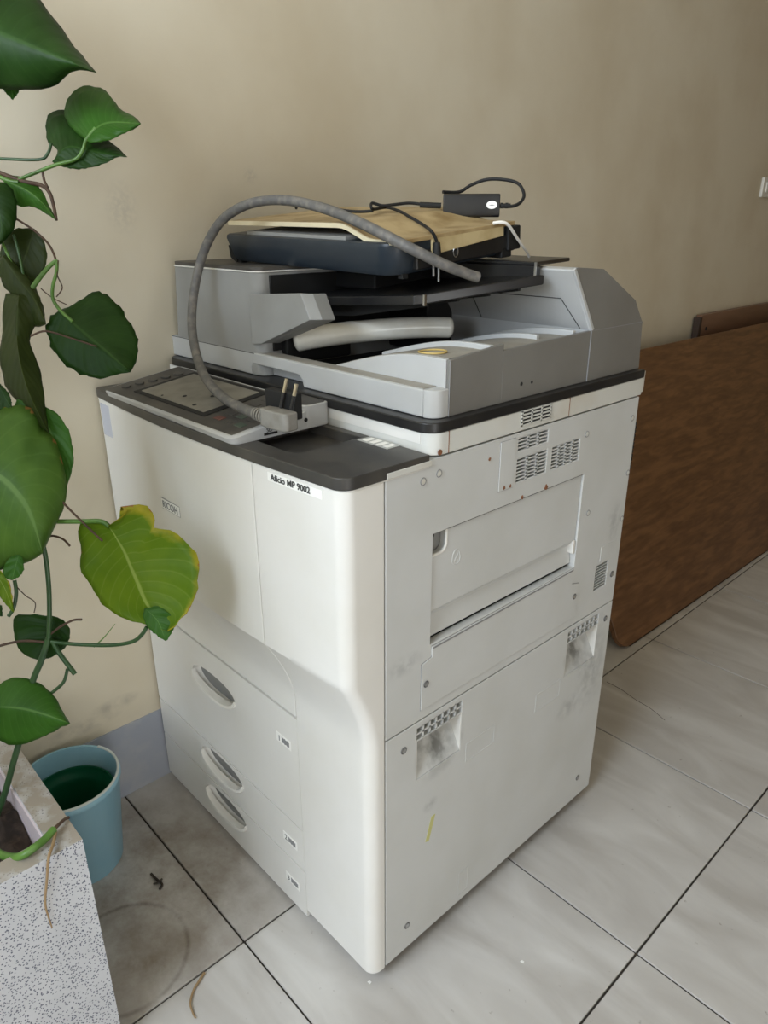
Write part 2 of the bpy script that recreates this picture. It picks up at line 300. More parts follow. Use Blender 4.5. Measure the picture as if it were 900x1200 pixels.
def rrect(x0, y0, x1, y1, r, seg=6, corners=(1,1,1,1)):
    """rounded rectangle, corners order: (x0y0, x1y0, x1y1, x0y1)"""
    out = []
    for (cx, cy, a0, k, px, py) in ((x0+r, y0+r, 180, corners[0], x0, y0), (x1-r, y0+r, 270, corners[1], x1, y0), (x1-r, y1-r, 0, corners[2], x1, y1), (x0+r, y1-r, 90, corners[3], x0, y1)):
        if k:
            for i in range(seg+1):
                a = math.radians(a0+90*i/seg); out.append((cx+r*math.cos(a), cy+r*math.sin(a)))
        else: out.append((px, py))
    return out
def smoothpts(pts, n=8):
    pts = [Vector(p) for p in pts]; out = []
    if len(pts) < 3: return pts
    for i in range(len(pts)-1):
        p0 = pts[max(i-1, 0)]; p1 = pts[i]; p2 = pts[i+1]; p3 = pts[min(i+2, len(pts)-1)]
        for k in range(n):
            t = k/n
            out.append(.5*((2*p1)+(p2-p0)*t+(2*p0-5*p1+4*p2-p3)*t*t+(3*p1-p0-3*p2+p3)*t**3))
    out.append(pts[-1]); return out
def tube(bm, pts, r, seg=10, n=8, cap=True, taper=None):
    P = smoothpts(pts, n); m = len(P)
    t0 = (P[1]-P[0]).normalized(); nrm = t0.orthogonal().normalized(); rings = []
    for i, p in enumerate(P):
        t = (P[min(i+1, m-1)]-P[max(i-1, 0)]).normalized()
        nrm = (nrm-t*nrm.dot(t)).normalized(); bi = t.cross(nrm)
        f = i/(m-1); rr = r*(1 if taper is None else (1-f)+taper*f) if not callable(r) else r(f)
        rings.append([bm.verts.new(p+rr*(math.cos(2*math.pi*k/seg)*nrm+math.sin(2*math.pi*k/seg)*bi)) for k in range(seg)])
    for a, b in zip(rings, rings[1:]):
        for k in range(seg): bm.faces.new([a[k], a[(k+1) % seg], b[(k+1) % seg], b[k]])
    if cap: bm.faces.new(rings[0][::-1]); bm.faces.new(rings[-1])
def lathe(bm, prof, seg=48, c=(0,0,0)):
    rings = [[bm.verts.new((c[0]+r*math.cos(2*math.pi*k/seg), c[1]+r*math.sin(2*math.pi*k/seg), c[2]+z)) for k in range(seg)] if r > 1e-6 else [bm.verts.new((c[0], c[1], c[2]+z))] for r, z in prof]
    for a, b in zip(rings, rings[1:]):
        for k in range(seg):
            va = [a[k % len(a)], a[(k+1) % len(a)], b[(k+1) % len(b)], b[k % len(b)]]
            vs = []
            for v in va:
                if v not in vs: vs.append(v)
            if len(vs) > 2: bm.faces.new(vs)
def disc(bm, c, r, h, ax=0, seg=20):
    """short cylinder, starting at c and going h along axis"""
    pts = [(math.cos(2*math.pi*k/seg)*r, math.sin(2*math.pi*k/seg)*r) for k in range(seg)]
    o = {0: (c[1], c[2]), 1: (c[0], c[2]), 2: (c[0], c[1])}[ax]
    prism(bm, [(o[0]+a, o[1]+b) for a, b in pts], ax, c[ax], c[ax]+h)
def plate(name, m, parent, y0, y1, z0, z1, holes, x=0., th=.014, bevel=.0012):
    """vertical plate on the plane x with rectangular holes [(ya,yb,za,zb)]"""
    ys = sorted({y0, y1, *[h[0] for h in holes], *[h[1] for h in holes]}); zs = sorted({z0, z1, *[h[2] for h in holes], *[h[3] for h in holes]})
    bm = BM(); V = {}
    def v(y, z):
        if (y, z) not in V: V[(y, z)] = bm.verts.new((x, y, z))
        return V[(y, z)]
    for a, b in zip(ys, ys[1:]):
        for c, d in zip(zs, zs[1:]):
            my, mz = (a+b)/2, (c+d)/2
            if any(h[0] < my < h[1] and h[2] < mz < h[3] for h in holes): continue
            bm.faces.new([v(a, c), v(b, c), v(b, d), v(a, d)])
    r = bmesh.ops.extrude_face_region(bm, geom=list(bm.faces))
    bmesh.ops.translate(bm, vec=(-th, 0, 0), verts=[e for e in r['geom'] if isinstance(e, bmesh.types.BMVert)])
    return obj(name, bm, m, parent, bevel=bevel, smooth=False)
def text(name, s, size, loc, rot, m, parent, ext=.0002, align='LEFT', sx=1., bold=0.):
    c = bpy.data.curves.new(name, 'FONT'); c.body = s; c.size = size; c.extrude = ext; c.align_x = align; c.offset = bold; c.resolution_u = 3
    c.materials.append(M[m]); t = bpy.data.objects.new(name, c); COL.objects.link(t); bpy.context.view_layer.update()
    me = bpy.data.meshes.new_from_object(t.evaluated_get(bpy.context.evaluated_depsgraph_get())); bpy.data.objects.remove(t)
    o = bpy.data.objects.new(name, me); COL.objects.link(o); o.parent = parent
    o.location = loc; o.rotation_euler = rot; o.scale = (sx, 1, 1); return o

# ------------------------------------------------------------------ room
X0, X1, Y0, Y1, ZC = -.70, 2.75, WY, 4.3, 2.75
P0, Q0, TS = -.70345, -.134, .4835
floor = empty('floor'); tag(floor, kind='structure')
bm = BM(); box(bm, (X0-.1, Y0-.1, -.06), (X1+.1, Y1+.1, -.0035)); obj('grout_bed', bm, 'grout', floor, smooth=False)
bm = BM(); g = .0017
box(bm, (g, g, -.012), (TS-g, TS-g, 0)); t0 = obj('tile', bm, 'tile', floor, bevel=.0012, seg=1)
first = True
for i in range(0, 8):
    for j in range(-5, 10):
        x, y = P0+i*TS, Q0+j*TS
        if x > X1 or y > Y1 or y < Y0-TS: continue
        o = t0 if first else t0.copy()
        if not first: COL.objects.link(o)
        first = False
        o.location = (x, y, random.uniform(-.0004, .0002)); o.rotation_euler = (random.uniform(-.0006,.0006), random.uniform(-.0006,.0006), random.uniform(-.0012,.0012))
bm = BM(); tube(bm, [W(711,799,2,.0002), W(728,808,2,.0002), W(745,820,2,.0002), W(762,830,2,.0002), W(779,844,2,.0002)], .0005, seg=5, n=3); obj('tile_crack', bm, 'grout', floor)
def struct(name, bm, m, **k): o = obj(name, bm, m, None, **k); o['kind'] = 'structure'; return o
bm = BM(); box(bm, (X0-.1, Y0-.12, -.05), (X0, Y1, ZC)); struct('wall_left', bm, 'wall', smooth=False)
bm = BM(); box(bm, (X1, Y0-.12, -.05), (X1+.1, DY0, ZC)); box(bm, (X1, DY1, -.05), (X1+.1, Y1, ZC)); box(bm, (X1, DY0, -.05), (X1+.1, DY1, DZ0)); box(bm, (X1, DY0, DZ1), (X1+.1, DY1, ZC)); struct('wall_right', bm, 'wall_far', smooth=False)
bm = BM(); box(bm, (X0-.1, Y1, -.05), (X1+.1, Y1+.1, ZC)); struct('wall_back', bm, 'wall_far', smooth=False)
bm = BM()
box(bm, (X0, Y0-.12, -.05), (WX0, Y0, ZC)); box(bm, (WX1, Y0-.12, -.05), (X1, Y0, ZC))
box(bm, (WX0, Y0-.12, -.05), (WX1, Y0, WZ0)); box(bm, (WX0, Y0-.12, WZ1), (WX1, Y0, ZC)); struct('wall_front', bm, 'wall', smooth=False)
bm = BM(); box(bm, (X0-.1, Y0-.12, ZC), (X1+.1, Y1+.1, ZC+.08)); struct('ceiling', bm, 'ceil', smooth=False)
win = empty('window_1', (0,0,0)); tag(win, kind='structure')
bm = BM(); f = .045
box(bm, (WX0, Y0-.09, WZ0), (WX1, Y0-.04, WZ0+f)); box(bm, (WX0, Y0-.09, WZ1-f), (WX1, Y0-.04, WZ1))
for xx in (WX0, (WX0+WX1)/2-f/2, WX1-f): box(bm, (xx, Y0-.09, WZ0+f), (xx+f, Y0-.04, WZ1-f))
obj('window_frame', bm, 'switch', win, smooth=False)
win2 = empty('added_window', (0,0,0)); tag(win2, kind='structure')  # frame of the added right-hand opening, out of view
bm = BM()
box(bm, (X1+.03, DY0, DZ0), (X1+.08, DY1, DZ0+f)); box(bm, (X1+.03, DY0, DZ1-f), (X1+.08, DY1, DZ1))
for yy in (DY0, (DY0+DY1)/2-f/2, DY1-f): box(bm, (X1+.03, yy, DZ0+f), (X1+.08, yy+f, DZ1-f))
obj('window_frame', bm, 'switch', win2, smooth=False)
bm = BM(); box(bm, (X0, Y0, 0), (X0+.004, Y1, .176)); struct('baseboard_left', bm, 'skirt', smooth=False)
bm = BM(); box(bm, (X0+.004, Y1-.004, 0), (X1, Y1, .176)); struct('baseboard_back', bm, 'skirt', smooth=False)

# wall switch
sw = empty('wall_switch', (X0, 2.76, 1.30), 'white square wall switch plate high on the wall at the right edge', 'switch')
bm = BM(); box(bm, (0, -.018, -.036), (.012, .07, .038)); obj('switch_plate', bm, 'switch', sw, bevel=.003)
bm = BM(); box(bm, (.012, .008, -.018), (.017, .044, .02)); obj('rocker', bm, 'switch', sw, bevel=.001)

# ------------------------------------------------------------------ boards leaning on the wall
lean = math.atan2(.42, .765)
board = empty('wooden_board', (-.255, 1.18, 0), 'large brown wood-grain board leaning against the wall behind the copier', 'board')
L_ = math.hypot(.375, .768); thk = .018
board.rotation_euler = (0, -math.atan2(.375, .768), math.radians(-.8))
bm = BM(); prism(bm, rrect(0, 0, 2.3, L_, .05, 6), 0, -thk/2, thk/2)
o = obj('board_face', bm, 'wood', board, bevel=.003)
bm = BM(); prism(bm, [(.05,-.0015),(2.25,-.0015),(2.25,0),(.05,0)], 0, -thk/2, thk/2); obj('edge_band', bm, 'woodedge', board, smooth=False)
sb = empty('wooden_plank', (-.682, 2.33, .003), 'short reddish-brown plank standing behind the large leaning board', 'board')
sb.rotation_euler = (0, 0, 0)
bm = BM(); box(bm, (-.012, 0, 0), (.012, .70, .83)); obj('plank_face', bm, 'wood2', sb, bevel=.002)
bm = BM(); box(bm, (-.012, -.022, 0), (.014, 0, .822)); obj('plank_edge', bm, 'woodedge', sb, bevel=.002)
bm = BM(); disc(bm, (.0125, .045, .775), .007, .002, 0); obj('screw_hole', bm, 'dark', sb)

# ------------------------------------------------------------------ the photocopier
cop = empty('photocopier', (0, 0, 0), 'large dusty white office photocopier standing against the cream wall', 'photocopier')
DEP = .611; WID = .69
bm = BM(); box(bm, (-.672, .005, .055), (-.04, DEP-.02, .878)); obj('chassis', bm, 'chassis', cop, smooth=False)
bm = BM(); box(bm, (-.64, .02, .035), (-.04, DEP-.03, .055)); obj('base_plate', bm, 'dark', cop, smooth=False)
for (x, y) in ((-.60, .06), (-.08, .06), (-.60, .52), (-.08, .52)):
    c = empty('caster', (0,0,0)); COL.objects.unlink(c); bpy.data.objects.remove(c)
    bm = BM(); disc(bm, (x-.012, y, .022), .022, .024, 0, 24); w = obj('caster', bm, 'black', cop)
    bm = BM(); box(bm, (x-.015, y-.008, .02), (x+.015, y+.014, .038)); obj('caster_fork', bm, 'steel', w, bevel=.001)
# left flank and rear
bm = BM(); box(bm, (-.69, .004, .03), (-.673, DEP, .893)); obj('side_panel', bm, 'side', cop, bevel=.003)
bm = BM(); box(bm, (-.672, DEP-.019, .42), (-.012, DEP+.022, .885)); rc = obj('rear_cover', bm, 'band', cop, bevel=.003)
bm = BM()
for k in range(12): box(bm, (-.0135, DEP+.006, .752+k*.0075), (-.0105, DEP+.0245, .757+k*.0075))
obj('vent_slots', bm, 'dark', rc, smooth=False)
bm = BM(); box(bm, (-.66, DEP-.019, .05), (-.014, DEP+.010, .418)); rl = obj('rear_cover', bm, 'chassis', cop, bevel=.003)
bm = BM()
for k in range(5): box(bm, (-.016, DEP-.004, .10+k*.06), (-.0115, DEP+.0125, .125+k*.06))
obj('rear_slots', bm, 'dark', rl, smooth=False)['kind'] = 'stuff'

ZS = .489
holesU = [(.268,.342,.8635,.8845), (.268,.343,.8145,.8525), (.357,.433,.8145,.8525), (.090,.456,.612,.785), (.532,.574,.536,.588)]
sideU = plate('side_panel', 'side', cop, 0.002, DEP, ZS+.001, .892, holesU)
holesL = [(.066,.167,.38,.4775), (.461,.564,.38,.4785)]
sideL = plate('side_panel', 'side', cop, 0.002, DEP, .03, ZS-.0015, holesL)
bm = BM(); box(bm, (-.038, .03, .04), (-.034, DEP-.03, .885)); obj('inner_liner', bm, 'dark', cop, smooth=False)
def grille(parent, y0, y1, z0, z1, rows, cols, m='side', xf=-.0006, dep=.010, bar=.0022, vb=.0045):
    bm = BM()
    for k in range(rows+1):
        z = z0+(z1-z0)*k/rows; h = bar/2
        prism(bm, [(xf-dep, z-h-.0015), (xf, z-h), (xf, z+h), (xf-dep, z+h-.0015)], 1, y0, y1)
    for k in range(1, cols):
        y = y0+(y1-y0)*k/cols; box(bm, (xf-dep, y-vb/2, z0), (xf, y+vb/2, z1))
    gr = obj('vent_grille', bm, m, parent, smooth=False)
    bm = BM(); box(bm, (xf-dep-.006, y0, z0), (xf-dep-.001, y1, z1)); obj('vent_backing', bm, 'dark', gr, smooth=False)
for h, r, c in ((holesU[0], 4, 3), (holesU[1], 7, 3), (holesU[2], 7, 4)): grille(sideU, *h, r, c)
grille(sideU, *holesU[4], 9, 1, bar=.0014)
# lower pockets: a grid above a sloping finger recess
for (a, b, c, d) in holesL:
    zt = .4535
    grille(sideL, a, b, zt, d, 2, 7, bar=.003, vb=.003)
    bm = BM(); D = .037
    prism(bm, [(-.0008, c+.001), (-D, zt), (-D-.002, zt), (-D-.002, c)], 1, a, b)     # sloping back
    box(bm, (-D, a, zt-.0015), (-.001, b, zt+.001))
    fr_ = obj('finger_recess', bm, 'side', sideL, smooth=False)
    for ya, yb in ((b-.0012, b+.002), (a-.002, a+.0008)):
        bm = BM(); prism(bm, [(-.0004, c+.001), (-D, zt), (-.0004, zt)], 1, ya, yb); obj('recess_cheek', bm, 'white', fr_, smooth=False)  # white in place of side paint: window light on the cheeks put into colour
# embossed rectangles
def emb(bm, y0, y1, z0, z1, w=.0009, h=.0006):
    box(bm, (-.001, y0, z0), (h, y0+w, z1)); box(bm, (-.001, y1-w, z0), (h, y1, z1)); box(bm, (-.001, y0+w, z0), (h, y1-w, z0+w)); box(bm, (-.001, y0+w, z1-w), (h, y1-w, z1))
for q in ((.182,.256,.346,.383), (.374,.45,.345,.383), (.180,.205,.045,.10)):
    bm = BM(); emb(bm, *q); bmesh.ops.remove_doubles(bm, verts=bm.verts, dist=1e-6); obj('embossed_frame', bm, 'side', sideL, smooth=False)
bm = BM(); box(bm, (-.001, .226, .811), (.0012, .260, .886)); pl = obj('cover_plate', bm, 'side', sideU, bevel=.0006)
bm = BM(); box(bm, (-.001, .2254, .8104), (.0004, .2606, .8866)); obj('plate_gap', bm, 'greyink', pl, smooth=False)
bm = BM(); box(bm, (-.001, .542, .595), (.0008, .595, .624)); obj('cover_plate', bm, 'side', sideU, bevel=.0005)
# by-pass tray door
dy0, dy1, dz0, dz1 = .0912, .4545, .6185, .7838
bm = BM()
prof = [(-.0035, dz1), (-.0035, .664), (-.0135, .652), (-.0095, .6185), (-.018, .6185), (-.022, dz1)]
rr = .012; fy, fz = .1215, .7505        # finger hole: outline of the door with that corner cut away
def door_poly(z0): pass
outline_main = [(fy, dz1), (dy1, dz1), (dy1, .664), (dy0, .664), (dy0, fz)] + [(fy-.012+.012*math.sin(a), fz+.012-.012*math.cos(a)) for a in [math.radians(9*k) for k in range(0, 11)]]
prism(bm, outline_main, 0, -.016, -.0035)
prism(bm, [(-.0035, .664), (-.0125, .652), (-.0085, .6185), (-.018, .6185), (-.018, .664)], 1, dy0, dy1)
door = obj('bypass_tray', bm, 'side', cop, bevel=.001, smooth=False)
bm = BM(); box(bm, (-.0045, .1225, .7839), (-.0012, .4555, .7849)); box(bm, (-.006, .0902, .6185), (-.003, .0911, .750)); obj('tray_gap', bm, 'dark', door, smooth=False)
bm = BM(); box(bm, (-.0125, .4475, .640), (-.001, .4545, .664)); obj('tray_hinge', bm, 'white', door, bevel=.001)
bm = BM()
rim = [(dy0+.001, fz), (fy-.012, fz)] + [(fy-.012+.012*math.sin(a), fz+.012-.012*math.cos(a)) for a in [math.radians(15*k) for k in range(0, 7)]] + [(fy, dz1-.001)]
tube(bm, [(-.0045, y, z) for y, z in rim], .0022, seg=8, n=2); obj('grip_rim', bm, 'white', door)
bm = BM(); disc(bm, (-.0165, .1045, .770), .010, .003, 0, 24); box(bm, (-.018, .0905, .745), (-.0165, .1225, .785)); obj('grip_recess', bm, 'chassis', door)
bm = BM(); disc(bm, (-.0134, .100, .776), .0045, .002, 0, 16); obj('grip_hole', bm, 'dark', door)
# raised outline mark on the tray door
bm = BM(); ring = [(-.0034, .143+.009*math.cos(a)*(1 if math.sin(a) < 0 else .9), .733+.012*math.sin(a)) for a in [2*math.pi*k/16 for k in range(17)]]
tube(bm, ring, .0006, seg=6, n=2); tube(bm, [(-.0034,.139,.741), (-.0034,.147,.727), (-.0034,.139,.727), (-.0034,.147,.738)], .0005, seg=6, n=4)
obj('raised_mark', bm, 'side', door)
# lower service cover
bm = BM(); prism(bm, [(.093,.598), (.093,.590), (.072,.586), (.072,.507), (.476,.507), (.476,.574), (.4535,.580), (.4535,.606), (.4535,.611), (.093,.608)], 0, -.001, .0016)
op = [(.0938,.5985), (.0922,.5908), (.0711,.5868), (.0711,.5061), (.4769,.5061), (.4769,.5748), (.4545,.5808), (.4545,.6115), (.0922,.6090)]
bs = BM(); prism(bs, op, 0, -.0005, .0005); sc0 = bs
sc_ = obj('service_cover', bm, 'side', cop, bevel=.0006)
obj('cover_gap', sc0, 'greyink', sc_, smooth=False)
bm = BM(); prism(bm, [(.0945,.6065), (.4525,.6095), (.4525,.607), (.0945,.604)], 0, .0014, .0022); obj('cover_seam', bm, 'greyink', sc_, smooth=False)
# screws
def screw(y, z, parent, r=.0055, x=.0, dark=False):
    bm = BM(); disc(bm, (x-.0005, y, z), r, .0011, 0, 20); s = obj('screw_cap', bm, 'dark' if dark else 'side', parent)
    bm = BM(); disc(bm, (x+.0006, y, z), r*.72, .0008, 0, 16); obj('screw', bm, 'steel' if dark else 'band', s)
    bm = BM(); seg = [(x+.0007, y+r*1.0*math.cos(2*math.pi*k/14), z+r*1.0*math.sin(2*math.pi*k/14)) for k in range(15)]
    tube(bm, seg, .0006, seg=5, n=1, cap=False); obj('screw_ring', bm, 'greyink', s)
for y, z in ((.098,.870),(.068,.866),(.451,.855),(.482,.708),(.595,.856),(.604,.753),(.604,.663)): screw(y, z, sideU, .0050)
screw(.593,.552, sideU, .006, dark=True)
for y, z in ((.464,.552),(.081,.550)): screw(y, z, sc_, .0052, .0016, True)
for y, z in ((.038,.453),(.590,.456),(.558,.083),(.050,.083)): screw(y, z, sideL, .0058, dark=True)
for (y, z, s) in ((.202,.867,.0022),(.239,.815,.0035),(.253,.814,.003),(.286,.788,.003),(.347,.789,.004)):
    bm = BM(); prism(bm, [(y+s*random.uniform(.5,1.2)*math.cos(a), z+s*random.uniform(.6,1.3)*math.sin(a)) for a in [2*math.pi*k/9 for k in range(9)]], 0, -.0005, .0015)
    obj('rust_spot', bm, 'rust', sideU, smooth=False)
bm = BM(); prism(bm, [(.103,.283),(.112,.283),(.098,.235),(.090,.238)], 0, -.0005, .0005); tag(obj('yellow_mark', bm, 'yellowmark', sideL, smooth=False), 'faint yellow tape mark')

# ---- upper band, seam pieces
bm = BM(); prism(bm, rrect(-.69, .083, .0008, DEP+.004, .022, 8, (1,1,0,0)), 2, .8945, .9245)
band = obj('scanner_band', bm, 'band', cop, bevel=.0015)
bm = BM(); prism(bm, [(-.69,.0822),(-.02,.0822),(-.02,.0835),(-.69,.0835)], 2, .909, .9235); obj('band_strip', bm, 'white', band, smooth=False)
bm = BM()
for y in (.114, .391): box(bm, (-.002, y, .895), (.0012, y+.0012, .9245))
obj('band_joint', bm, 'rust', band, smooth=False)
bm = BM(); box(bm, (-.02, .270, .9025), (.0011, .341, .9235)); gb = obj('vent_frame', bm, 'dark', band, smooth=False)
bm = BM()
for k in range(5): box(bm, (.0005, .269, .9015+k*.0052), (.0022, .342, .9037+k*.0052))
for k in range(4): box(bm, (.0005, .269+k*.0235, .9015), (.0022, .272+k*.0235, .925))
obj('vent_grille', bm, 'band', band, smooth=False)
bm = BM(); box(bm, (-.66, DEP+.002, .896), (-.005, DEP+.022, .934)); obj('rear_ledge', bm, 'band', cop, bevel=.002)
bm = BM(); disc(bm, (.0006, .098, .899), .004, .001, 0, 9); obj('rust_spot', bm, 'rust', band)

# ---- bowed front: plan curve and profile
def bowd(x):
    t = min(max(-x/.69, 0), 1); return .066+.015*math.sin(math.pi*t)
def prof_s(z):      # 1 above the crease, 0 for the drawer front
    if z >= .605: return 1.
    if z <= .485: return 0.
    return ((z-.485)/.12)**1.6
def front_y(x, z): return -(.0285+(bowd(x)-.0285)*prof_s(z))
def plan(z, xa, xb, n=18, rr=.02, off=0.):
    """points along the front at height z from xa (left) to xb (right); corner arc when xb==0 / xa==-WID"""
    pts = []; R = min(rr, .02)
    xl = xa+(.012 if xa <= -WID+1e-6 else 0); xr = xb-(R if xb >= -1e-6 else 0)
    if xa <= -WID+1e-6:
        y = front_y(xl, z)
        pts += [(xa-off, .0)]
        for k in range(0, 5):
            a = math.radians(18*k*1.0); pts.append((xl-(.012+off)*math.cos(a), y+.012-(.012+off)*math.sin(a)))
    for k in range(n+1):
        x = xl+(xr-xl)*k/n; pts.append((x, front_y(x, z)-off))
    if xb >= -1e-6:
        y = front_y(xr, z); Ry = min(R, max(-y-.002, .004))
        for k in range(1, 9):
            a = math.radians(90*k/8); pts.append((xr+(R+off)*math.sin(a), y+Ry-(Ry+off)*math.cos(a)))
        pts.append((xb+off, .0))
    return pts
def shell(name, m, xa, xb, zs, parent, bevel=.0015, back=.0):
    bm = BM(); rows = []
    for z in zs:
        p = plan(z, xa, xb)
        if not (xa <= -WID+1e-6): p = [(xa, back)]+p
        if not (xb >= -1e-6): p = p+[(xb, back)]
        rows.append([bm.verts.new((x, y, z)) for x, y in p])
    for a, b in zip(rows, rows[1:]):
        for k in range(len(a)-1): bm.faces.new([a[k], a[k+1], b[k+1], b[k]])
        bm.faces.new([a[-1], a[0], b[0], b[-1]])
    bm.faces.new(rows[0]); bm.faces.new(rows[-1][::-1])
    return obj(name, bm, m, parent, bevel=bevel, sharp=30)
zz = [.028, .036, .2, .38, .44]+[.455+.0125*k for k in range(1, 12)]+[.605, .612, .64, .70, .76, .82, .874, .882]
cover = shell('front_cover', 'white', -.1745, 0, zz, cop)
zz2 = [.4485, .4535]+[.455+.0125*k for k in range(1, 12)]+[.605, .612, .64, .70, .76, .82, .874, .882]
fdoor = shell('front_door', 'white', -WID, -.1762, zz2, cop)
# rounding at the foot is in the first two rows; drawers
def drawer(z0, z1, hz, hh, num):
    bm = BM()
    x0, x1, yf, yb = -WID, -.1745, -.0285, .0
    hx0, hx1 = -.515, -.362; cx = (hx0+hx1)/2; rx = (hx1-hx0)/2; n = 28
    hx = lambda a: (cx+rx*math.copysign(abs(math.cos(a))**.8, math.cos(a)))
    hzf = lambda a: (hz+hh*math.copysign(abs(math.sin(a))**1.0, math.sin(a)))
    E = [(hx(2*math.pi*k/n), hzf(2*math.pi*k/n)) for k in range(n)]
    lo, hi = z0+.0012, z1-.0012
    # face with an oval hole: connect oval ring to the rectangle ring
    def rect_pt(px, pz):
        dx, dz = px-cx, pz-hz; c = []
        if dx > 1e-9: c.append((x1-cx)/dx)
        if dx < -1e-9: c.append((x0-cx)/dx)
        if dz > 1e-9: c.append((hi-hz)/dz)
        if dz < -1e-9: c.append((lo-hz)/dz)
        t = min(c); return (cx+dx*t, hz+dz*t)
    R = [rect_pt(*p) for p in E]
    for corner in ((x0,lo),(x1,lo),(x1,hi),(x0,hi)):
        k = min(range(n), key=lambda i: (R[i][0]-corner[0])**2+(R[i][1]-corner[1])**2); R[k] = corner
    vi = [bm.verts.new((x, yf, z)) for x, z in E]; vo = [bm.verts.new((x, yf, z)) for x, z in R]; vb = [bm.verts.new((x, yb, z)) for x, z in R]
    for k in range(n):
        j = (k+1) % n
        bm.faces.new([vi[k], vi[j], vo[j], vo[k]]); bm.faces.new([vo[k], vo[j], vb[j], vb[k]])
    # scooped recess
    prev = vi
    for q, (s, d) in enumerate(((.997, .006), (.985, .014), (.955, .021), (.88, .0255), (.3, .027))):
        cur = [bm.verts.new((cx+(x-cx)*s, yf+d, hz+(z-hz)*s)) for x, z in E]
        for k in range(n): j = (k+1) % n; bm.faces.new([prev[k], prev[j], cur[j], cur[k]])
        prev = cur
    bm.faces.new(prev)
    dr = obj('drawer', bm, 'white', cop, sharp=28)
    # handle: crescent lip along the lower half of the oval
    bm = BM(); m_ = 22; rows = []
    for k in range(m_+1):
        a = math.pi+math.pi*k/m_; xo, zo = hx(a), hz+hh*1.0*math.sin(a)
        s_ = math.sin(math.pi*k/m_); xi, zi = cx+(xo-cx)*.95, zo+.003+.0055*s_
        bulge = .003+.007*s_
        rows.append([bm.verts.new(v) for v in ((xo, yf+.002, zo-.001), (xo, yf-bulge*.7, zo), (xo, yf-bulge, (zo*.6+zi*.4)), (xi, yf-bulge*.9, zi), (xi, yf+.004, zi+.001))])
    for a, b in zip(rows, rows[1:]):
        for k in range(5): bm.faces.new([a[k], a[(k+1) % 5], b[(k+1) % 5], b[k]])
    bm.faces.new(rows[0]); bm.faces.new(rows[-1][::-1])
    h = obj('handle', bm, 'white', dr, sharp=50)
    zl = {1: .380, 2: .163, 3: .066}[num]
    bm = BM(); box(bm, (-.234, yf-.0006, zl-.009), (-.194, yf, zl+.009)); lb = obj('number_label', bm, 'label', dr, smooth=False)
    text('tray_number', str(num), .016, (-.230, yf-.0007, zl-.006), (math.pi/2,0,0), 'ink', lb)
    bm = BM(); box(bm, (-.218, yf-.0010, zl-.004), (-.198, yf-.0005, zl+.005))
    for k in range(3): box(bm, (-.218+k*.007, yf-.0012, zl-.005), (-.216+k*.007, yf-.0005, zl+.006))
    obj('paper_icon', bm, 'greyink', lb, smooth=False)
    return dr
drawer(.2145, .4455, .372, .026, 1)
drawer(.1205, .2135, .179, .0265, 2)
drawer(.0110, .1190, .082, .0265, 3)
bm = BM(); box(bm, (-.685, -.012, .03), (-.178, .004, .44)); obj('drawer_frame', bm, 'chassis', cop, smooth=False)
# labels
def on_front(x, z): return front_y(x, z)
bm = BM(); xa, xb = -.140, -.036
for (za, zb) in ((.8665, .8785),):
    n = 6; A = []; B = []
    for k in range(n+1):
        x = xa+(xb-xa)*k/n; A.append(bm.verts.new((x, on_front(x, .87)-.0006, za))); B.append(bm.verts.new((x, on_front(x, .87)-.0006, zb)))
    for k in range(n): bm.faces.new([A[k], A[k+1], B[k+1], B[k]])
nl = obj('name_label', bm, 'label', cover, smooth=False); s = nl.modifiers.new('thick', 'SOLIDIFY'); s.thickness = .0004
ang = math.atan2(front_y(xb, .87)-front_y(xa, .87), xb-xa)
text('model_lettering', 'Aficio MP 9002', .0118, (-.133, front_y(-.133, .87)-.0014, .8692), (math.pi/2, 0, ang), 'ink', nl, sx=1.05, bold=.0002)
bm = BM(); box(bm, (-.447, front_y(-.42,.75)-.0008, .742), (-.386, front_y(-.42,.75)+.001, .7605)); bl = obj('brand_badge', bm, 'greyink', fdoor, smooth=False)
bm = BM(); box(bm, (-.446, front_y(-.42,.75)-.0012, .743), (-.387, front_y(-.42,.75)-.0006, .7595)); b2 = obj('badge_face', bm, 'label', bl, smooth=False)
text('maker_lettering', 'RICOH', .0165, (-.443, front_y(-.42,.75)-.0016, .7455), (math.pi/2, 0, 0), 'greyink', bl, bold=.0003)
bm = BM(); box(bm, (-.671, front_y(-.65,.85)-.0013, .818), (-.634, front_y(-.65,.85)+.006, .876)); obj('status_window', bm, 'window_g', fdoor, bevel=.0008)

# ---- deck (dark worktop in front of the scanner) with well
def deck_outline(off): return plan(.9, -WID, 0, off=off)
front = deck_outline(.0022)
front = [p for p in front]
bm = BM(); back = [(.0022, .078), (-WID-.0022, .078)]
poly = front[1:-1]
wx0, wx1, wy0, wy1 = -.238, -.118, -.046, .066
well = [(wx0, wy0), (wx1-.015, wy0), (wx1-.005, wy0+.004), (wx1, wy0+.014), (wx1, wy1), (wx0, wy1)]
zt, zb = .9005, .8845
